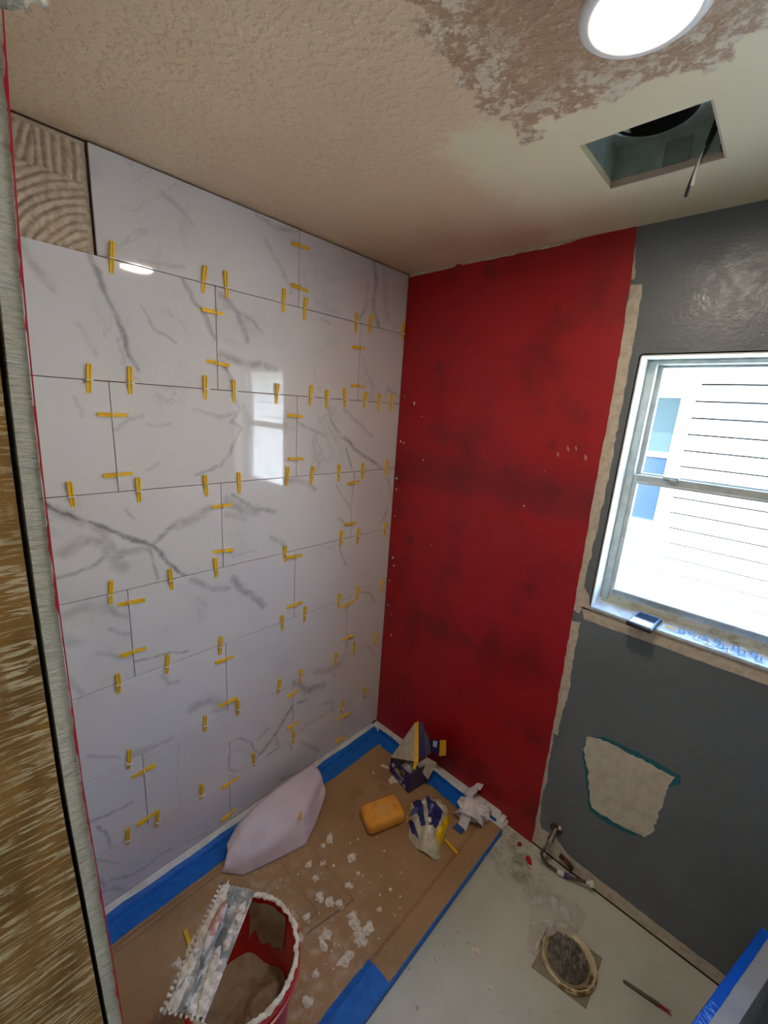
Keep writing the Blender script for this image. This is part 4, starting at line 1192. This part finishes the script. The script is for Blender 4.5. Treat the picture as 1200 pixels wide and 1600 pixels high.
# crumpled grout bag
bo = [(.461, -.262), (.50, -.185), (.56, -.150), (.612, -.150), (.640, -.185), (.668, -.250), (.700, -.345), (.690, -.378), (.640, -.395), (.575, -.385), (.520, -.335)]
bc = Vector((.580, -.265))
def bag_r(a):
    best = 0
    n = len(bo)
    d = Vector((math.cos(a), math.sin(a)))
    for i in range(n):
        p, q = Vector(bo[i]) - bc, Vector(bo[(i + 1) % n]) - bc
        e_ = q - p
        den = d.x * e_.y - d.y * e_.x
        if abs(den) < 1e-9: continue
        t = (p.x * e_.y - p.y * e_.x) / den; s_ = (p.x * d.y - p.y * d.x) / den
        if t > 0 and -1e-6 <= s_ <= 1 + 1e-6: best = max(best, t)
    return best
def bag_h(x, y):
    dx, dy = x - bc.x, y - bc.y
    r = math.hypot(dx, dy); R = bag_r(math.atan2(dy, dx)); t = min(1, r / max(R, 1e-4))
    dome = (1 - t ** 3) ** .7 * .046
    fold = .030 * abs(noise.noise(Vector((x * 20, y * 20, 1)))) + .030 * (.35 - abs(noise.noise(Vector((x * 14 + y * 16, y * 9 - x * 4, 4))))) + .014 * abs(noise.noise(Vector((x * 44, y * 44, 2))))
    return .0128 + dome * (1 - .2 * max(0, dx * 6)) + fold * (1 - t ** 4)
def bagf(u, v):
    a = 2 * PI * u; R = bag_r(a) * v * (1 + .10 * noise.noise(Vector((math.cos(a) * 3, math.sin(a) * 3, 2))))
    x, y = bc.x + R * math.cos(a), bc.y + R * math.sin(a)
    return (x, y, bag_h(x, y))
M_bagw = M('bag_film', (206, 198, 176), .35, c2=(176, 166, 138), ns=26, bump=(40, .3, .003))
bg = thing('grout_bag', (bc.x, bc.y, .0128), 'crumpled blue, white and yellow grout bag on kraft paper beside the sponge', 'bag')
obj('bag_body', MB().grid(84, 34, bagf), M_bagw, bg, smooth='all')
def drape(pts, m, nm, lift=.0016, n=18, lab=None):
    p = [Vector(q) for q in pts]
    def f(u, v):
        q = (p[0] * (1 - u) + p[1] * u) * (1 - v) + (p[3] * (1 - u) + p[2] * u) * v
        return (q.x, q.y, bag_h(q.x, q.y) + lift)
    o = obj(nm, MB().grid(n, n, f, .0005), m, bg, smooth='all')
    if lab: o['label'] = lab
M_bblue = M('blue_print', (34, 44, 112), .35, c2=(44, 54, 124), ns=20)
M_byel = M('yellow_film', (240, 204, 20), .3, c2=(226, 186, 14), ns=20)
drape([(.512, -.205), (.612, -.205), (.640, -.290), (.620, -.318)], M_bblue, 'printed_panel', lab='dark blue printed panel')
drape([(.488, -.270), (.500, -.230), (.606, -.325), (.590, -.335)], M_bblue, 'printed_panel')
drape([(.495, -.300), (.530, -.282), (.545, -.305), (.515, -.322)], M('pale_blue_print', (86, 100, 150), .4), 'printed_panel')
drape([(.622, -.168), (.645, -.196), (.690, -.330), (.652, -.316)], M_byel, 'side_gusset', lab='bright yellow bag gusset')
drape([(.478, -.262), (.487, -.268), (.525, -.335), (.510, -.332)], M_byel, 'side_gusset')
drape([(.575, -.372), (.520, -.333), (.535, -.330), (.612, -.372)], M_bblue, 'printed_panel')
drape([(.612, -.318), (.632, -.312), (.640, -.335), (.624, -.340)], M('white_film', (232, 228, 220), .4), 'print', .002, 6)
drape([(.560, -.225), (.572, -.222), (.588, -.268), (.578, -.272)], M('pale_blue_mark', (120, 132, 180), .4), 'print', .002, 6)
drape([(.588, -.290), (.602, -.282), (.618, -.302), (.606, -.308)], M('white_mark', (222, 222, 226), .4), 'print', .0024, 6)

# crumpled paper towel
random.seed(14)
def crumple(c, rad, seed, flat=1.0, sub=3, amp=.55):
    mb = MB(); bmesh.ops.create_icosphere(mb.bm, subdivisions=sub, radius=1)
    for v in mb.bm.verts:
        p = v.co.copy()
        d = 1 + amp * (abs(noise.noise(p * 1.9 + Vector((seed, 0, 0)))) - .25) * 1.6 + .22 * noise.noise(p * 4.5 + Vector((0, seed, 0)))
        v.co = Vector(c) + Vector((p.x * rad[0] * d, p.y * rad[1] * d, max(-.95, p.z) * rad[2] * d * flat))
    return mb
M_tis = M('paper_towel', (226, 220, 222), .9, c2=(206, 198, 202), ns=20, bump=(220, .3, .001))
tw = thing('paper_towel', (.69, -.105, .0128), 'crumpled white paper towel at the end of the shower pan', 'paper towel')
obj('crumpled_wad', crumple((.700, -.098, .050), (.058, .045, .036), 3.1), M_tis, tw, smooth=True)
obj('crumpled_wad', crumple((.742, -.080, .068), (.030, .035, .030), 8.2), M_tis, tw, smooth=True)
def strip(pl, w, seed):
    def f(u, v):
        p = along(pl, u); q = along(pl, min(1, u + .05)) - along(pl, max(0, u - .05))
        s_ = Vector((-q.y, q.x, 0)).normalized()
        return p + s_ * (v - .5) * w + Vector((0, 0, .006 * noise.noise(Vector((u * 5, v * 4, seed)))))
    return MB().grid(10, 6, f, .0012)
obj('folded_end', strip([(.655, -.050, .055), (.675, -.085, .092), (.690, -.125, .090), (.700, -.165, .050), (.702, -.19, .022)], .042, 1), M_tis, tw, smooth='all')
obj('folded_end', strip([(.640, -.140, .030), (.680, -.145, .080), (.730, -.130, .085), (.765, -.115, .050)], .045, 5), M_tis, tw, smooth='all')
obj('folded_end', strip([(.640, -.062, .040), (.655, -.035, .075), (.672, -.02, .105), (.690, -.018, .112)], .04, 9), M_tis, tw, smooth='all')
obj('folded_end', strip([(.655, -.150, .022), (.662, -.120, .05), (.668, -.09, .07)], .030, 4), M_tis, tw, smooth='all')
obj('blue_scrap', MB().slab([(.668, -.208, .0145), (.712, -.205, .0145), (.716, -.188, .030), (.676, -.186, .030)], .001), M('blue_scrap', (24, 70, 140), .5), tw)

# ================================================================== THINGS ON THE CONCRETE
FC = (1.205, -.300)
tf = thing('toilet_flange', (FC[0], FC[1], 0.0), 'corroded round toilet flange in the concrete floor stuffed with a rag', 'flange')
M_fl = M('corroded_brass', (214, 200, 158), .4, .2, c2=(132, 100, 52), ns=24, nlo=.46, nhi=.6, bump=(70, .4, .003))
obj('ring', MB().lathe([(.088, .002), (.090, .012), (.087, .019), (.083, .020), (.081, .012), (.074, .009), (.070, .004), (.068, .002)], (FC[0], FC[1], 0), 56, jit=.0012), M_fl, tf, smooth=True)
obj('drain_well', MB().disc((FC[0], FC[1], .0022), .0595, 40), M('rust_stain', (96, 66, 34), .8), tf)
obj('wax_stain', MB().lathe([(.086, .0185), (.083, .0206), (.079, .014)], (FC[0], FC[1], 0), 40, jit=.002), M('pale_wax', (232, 220, 186), .5), tf, smooth=True)
def ragf(u, v):
    a = 2 * PI * u; r = v * .066
    x, y = r * math.cos(a), r * math.sin(a)
    q = Vector((x * 26 + y * 10, y * 40, 1.7))
    h = .070 * abs(noise.noise(q)) + .045 * abs(noise.noise(q * 2.2 + Vector((3, 1, 0)))) + .002
    return (FC[0] - .004 + x * (1 + .06 * math.sin(5 * a)), FC[1] + .006 + y, .0050 + h * (1 - v ** 6))
rag = MB().grid(72, 20, ragf)
obj('rag', rag, M('grey_rag', (140, 135, 122), .9, c2=(104, 99, 88), ns=34, nlo=.42, nhi=.56, bump=(30, 1.0, .012)), None, smooth='all', label='damp grey rag stuffed in the toilet flange', category='rag')
cardq = [(1.122, -.404, .0008), (1.290, -.378, .0008), (1.286, -.203, .0008), (1.128, -.225, .0008)]
obj('card_square', MB().slab(cardq, -.0010), M('grey_board', (150, 142, 122), .8, c2=(138, 130, 110), ns=30), None, label='square of grey board under the toilet flange', category='board')

# crumpled clear plastic bag
k = NT('clear_film')
k.t.nodes.remove(k.b)
tr1 = k.n('ShaderNodeBsdfTransparent'); tr1.inputs[0].default_value = (.96, .95, .94, 1)
dif = k.n('ShaderNodeBsdfPrincipled'); dif.inputs['Base Color'].default_value = lin(240, 234, 232); dif.inputs['Roughness'].default_value = .15
nz = k.noise(16, 2)
ms = k.n('ShaderNodeMixShader'); k.l(k.ramp(nz.outputs[0], .35, .7, .14, .48), ms.inputs[0]); k.l(tr1.outputs[0], ms.inputs[1]); k.l(dif.outputs[0], ms.inputs[2]); k.l(ms.outputs[0], k.out.inputs['Surface'])
k.l(k.bump(nz.outputs[0], .3, .01), dif.inputs['Normal'])
po = [(1.020, -.182), (1.060, -.140), (1.110, -.112), (1.155, -.096), (1.205, -.108), (1.205, -.150), (1.198, -.205), (1.186, -.238), (1.150, -.262), (1.120, -.310), (1.118, -.372), (1.090, -.368), (1.058, -.275)]
pc = Vector((1.118, -.205))
def plas(u, v):
    n = len(po); t = u * n; i = int(t) % n; f = t - int(t)
    e_ = Vector(po[i]) * (1 - f) + Vector(po[(i + 1) % n]) * f
    q = pc + (e_ - pc) * v
    h = .0015 + (1 - v ** 2) * .016 + .024 * abs(noise.noise(Vector((q.x * 22, q.y * 22, 7)))) + .006 * abs(noise.noise(Vector((q.x * 50, q.y * 50, 3))))
    return (q.x, q.y, max(.0014, h * (1 - .8 * v ** 6)) + (.016 if (q - Vector(FC)).length < .10 else 0) )
obj('plastic_bag', MB().grid(78, 16, plas), k.m, None, smooth='all', label='crumpled clear plastic bag on the concrete beside the toilet flange', category='bag')

# supply valve and hose
M_chrome = M('dull_chrome', (176, 176, 174), .22, .9)
M_rust = M('rusty_metal', (104, 68, 44), .8, .2, c2=(70, 44, 30), ns=50)
vz = .150
vx = 1.020
sv = thing('supply_valve', (vx, -.02, vz), 'chrome water supply stub with rusty wall ring and dangling hose', 'water valve')
obj('wall_ring', MB().lathe([(.008, -.0055), (.022, -.0055), (.0245, -.003), (.0245, -.0016)], (vx, 0, vz), 28, axis=1), M_rust, sv, smooth=True)
obj('plaster_dab', splat((vx + .014, -.004, vz + .018), .010, .006, 1, -1, 1, 0, 9), M_splat, sv)
obj('stub_pipe', MB().tube([(vx, -.004, vz), (vx, -.040, vz - .012)], .0095, 16).tube([(vx, -.036, vz - .010), (vx, -.058, vz - .018)], .0130, 12), M_chrome, sv, smooth=True)
obj('valve_outlet', MB().tube([(vx, -.050, vz - .018), (vx - .006, -.055, vz - .045)], .0075, 12).tube([(vx - .004, -.053, vz - .032), (vx - .008, -.056, vz - .056)], .0095, 6), M_chrome, sv, smooth=True)
hose = [(vx - .007, -.056, vz - .055), (vx - .018, -.058, vz - .078), (vx - .021, -.058, vz - .10), (vx - .012, -.056, .032), (vx + .012, -.052, .016), (vx + .045, -.046, .0125), (vx + .09, -.038, .018), (vx + .125, -.030, .030), (vx + .148, -.024, .038)]
hs = []
for i in range(len(hose) - 1):
    for t in (0, .5): hs.append(tuple(Vector(hose[i]) * (1 - t) + Vector(hose[i + 1]) * t))
hs.append(hose[-1])
ho = obj('hose', MB().tube(hs, .0062, 10), M('braided_hose', (78, 68, 58), .5, .3, c2=(110, 100, 90), ns=200), sv, smooth='all')
obj('hose_tag', MB().tube([(vx + .046, -.0465, .0145), (vx + .070, -.0420, .0165)], .0105, 12), M('white_tag', (226, 222, 214), .5), ho, smooth=True)
obj('hose_tag', MB().tube([(vx + .0705, -.0420, .0165), (vx + .088, -.0385, .0190)], .0105, 12), M('purple_tag', (80, 62, 124), .5), ho, smooth=True)
obj('hose_nut', MB().tube([(vx + .146, -.0245, .0370), (vx + .158, -.021, .0410)], .0065, 10).tube([(vx + .156, -.0215, .0405), (vx + .172, -.017, .0470)], .0125, 8), M('white_nut', (228, 226, 208), .45), ho, smooth=True)
hr = obj('floor_pipe', MB().tube([(vx + .035, -.006, .05), (vx + .065, -.010, .047), (vx + .09, -.012, .034)], .009, 10), M_rust, sv, smooth='all', label='short rusty pipe stub at the floor')

# paint stirrer with red tip
st = thing('paint_brush', (1.42, -.205, .0006), 'thin grey paint brush with red-stained tip on concrete by the container', 'brush')
A_, B2 = Vector((1.358, -.219)), Vector((1.452, -.202))
d_ = (B2 - A_).normalized(); s_ = Vector((-d_.y, d_.x))
hpts = [A_ - s_ * .004, A_ - d_ * .005, A_ + s_ * .004, A_ + d_ * .02 + s_ * .005, B2 + s_ * .0055, B2 - s_ * .0055, A_ + d_ * .02 - s_ * .005]
obj('handle', MB().prism([tuple(p) for p in hpts], 2, .0008, .0075), M('grey_handle', (104, 98, 92), .7, c2=(84, 78, 74), ns=40), st)
random.seed(2)
bm_ = MB()
for i in range(9):
    o_ = (i - 4) * .0013
    e_ = B2 + d_ * random.uniform(.016, .036) + s_ * (o_ * 1.3 + random.uniform(-.001, .001))
    bm_.tube([tuple(B2 - d_ * .004 + s_ * o_) + (.0042,), tuple((B2 + e_) / 2) + (.0038,), tuple(e_) + (.0026,)], [.0017, .0015, .0008], 5)
obj('bristles', bm_, M('red_bristle', (150, 28, 44), .7), st, label='red-stained bristles')
random.seed(6)
M_chip = M('red_paint_chip', (176, 20, 34), .5)
obj('paint_chip', splat((.965, -.083, .0002), .013, .0008, 2, 1, 1.8, 2.2, 8), M_chip, None, label='small red paint chip on the concrete near the supply valve', category='paint chip')
obj('paint_chip', splat((.905, -.045, .0002), .010, .0006, 2, 1, 1.5, 1.2, 8), M('dark_red_chip', (130, 30, 40), .6), None, label='dull red paint fleck at the foot of the red wall', category='paint chip')
for (x, y, r) in ((.97, -.50, .014), (1.20, -.145, .005), (1.31, -.20, .004), (1.05, -.55, .008)):
    obj('mortar_fleck', splat((x, y, .0002), r, .001, 2, 1, 1.5, random.uniform(0, 3), 9), M_splat, fl)

# taped container cut by the frame
cz = .47
P0, P1 = Vector((1.494, -.525)), Vector((1.602, -.150))
d_ = (P1 - P0).normalized(); nrm2 = Vector((d_.y, -d_.x))
P0 = P0 - d_ * .30
def CP(a, b): q = P0 + d_ * a + nrm2 * b; return (q.x, q.y)
LC, WC = (P1 - P0).length - .012, .42
cn = thing('open_container', CP(LC / 2, WC / 2) + (0.0,), 'open grey-white container with blue tape along its rim near the grey wall', 'container')
M_cont = M('grey_plastic', (166, 170, 178), .5, c2=(150, 154, 162), ns=12)
rw = .052
wall = MB()
fr_ = [(0, 0), (LC, 0), (LC, WC), (0, WC)]; fi_ = [(rw, rw), (LC - rw, rw), (LC - rw, WC - rw), (rw, WC - rw)]
bo_ = [(.03, .03), (LC - .03, .03), (LC - .03, WC - .03), (.03, WC - .03)]
rings = [[wall.bm.verts.new(CP(*q) + (z,)) for q in l] for l, z in ((bo_, .001), (fr_, cz - .02), (fr_, cz), (fi_, cz), (fi_, cz - .02), ([(rw + .015, rw + .015), (LC - rw - .015, rw + .015), (LC - rw - .015, WC - rw - .015), (rw + .015, WC - rw - .015)], .04))]
for a_, b_ in zip(rings, rings[1:]):
    for i in range(4): wall.bm.faces.new([a_[i], a_[(i + 1) % 4], b_[(i + 1) % 4], b_[i]])
wall.bm.faces.new(rings[0]); wall.bm.faces.new(rings[-1])
obj('tub', wall, M_cont, cn)
k = NT('shiny_blue_tape'); k.base(lin(10, 92, 214)); k.rough(.18); k.norm(k.bump(k.noise(30, 3).outputs[0], .6, .006))
tpm = MB()
def tpf(u, v):
    b = [-.0008, -.0012, .0, .018][min(3, int(v * 3 + .01))]; z = [cz - .022, cz - .001, cz + .0008, cz + .0010][min(3, int(v * 3 + .01))]
    return CP(.002 + (LC - .004) * u, b + (.0015 * noise.noise(Vector((u * 20, 0, 1))) if v > .9 else 0)) + (z,)
obj('rim_tape', MB().grid(30, 3, tpf, .0004), k.m, cn, label='shiny blue tape along the rim')

# ================================================================== THINGS ON THE SILL
zs = WZ0 + .0062
ph = thing('measuring_gadget', (1.15, -.015, zs), 'small dark handheld gadget with pale display overhanging the window sill', 'gadget')
pm = Matrix.Translation((1.150, -.012, zs)) @ Matrix.Rotation(math.radians(-4), 4, 'Z')
obj('case', MB().bbox((-.038, -.055, 0), (.038, .068, .016), .006, 3, pm), M('dark_case', (36, 40, 50), .3), ph, smooth=True)
obj('bezel', MB().bbox((-.034, -.050, .0158), (.034, .062, .0172), .0006, 1, pm), M('blue_grey_bezel', (96, 120, 150), .25), ph)
obj('display', MB().box((-.029, -.044, .0172), (.029, -.006, .0176), pm), M('pale_display', (214, 214, 206), .3), ph)
obj('screen', MB().box((-.029, .002, .0172), (.029, .054, .0176), pm), M('dark_screen', (34, 48, 66), .12), ph)
M_bclip = M('blue_lit_clip', (150, 186, 220), .25)  # blue daylight painted into plastic that is itself clear
M_wclip = M('white_clip', (216, 222, 226), .3)
random.seed(12)
bits = [(1.250, .030, 0), (1.275, .045, 0), (1.290, .020, 1), (1.310, .038, 0), (1.320, .012, 1), (1.340, .048, 0), (1.352, .020, 0), (1.372, .004, 1), (1.385, .036, 0), (1.400, .018, 0), (1.428, .040, 0), (1.438, .015, 0)]
for bi, (x, y, w) in enumerate(bits):
    m4 = Matrix.Translation((x, y, zs)) @ Matrix.Rotation(random.uniform(0, 3), 4, 'Z')
    mb = MB()
    mb.box((-.010, -.009, 0), (.010, .009, .0018), m4).box((-.001, -.008, .0018), (.001, -.005, .014), m4).box((-.001, .005, .0018), (.001, .008, .014), m4).box((-.001, -.008, .0125), (.001, .008, .014), m4)
    obj('plastic_clip', mb, M_wclip if w else M_bclip, None, label='%s small plastic clip from the dark gadget on the window sill, %s' % ((ORD + ['twelfth'])[bi + 1], 'white' if w else 'clear bluish'), category='clip', group='loose clips on the window sill')
mb = MB().join(wedge_mb(), Matrix.Translation((1.222, .020, zs + .0056)) @ Matrix.Scale(.45, 4) @ Matrix.Rotation(-PI / 2, 4, 'Y'))
obj('yellow_bit', mb, M_yel, None, label='short yellow plastic piece on the window sill beside the gadget', category='clip')
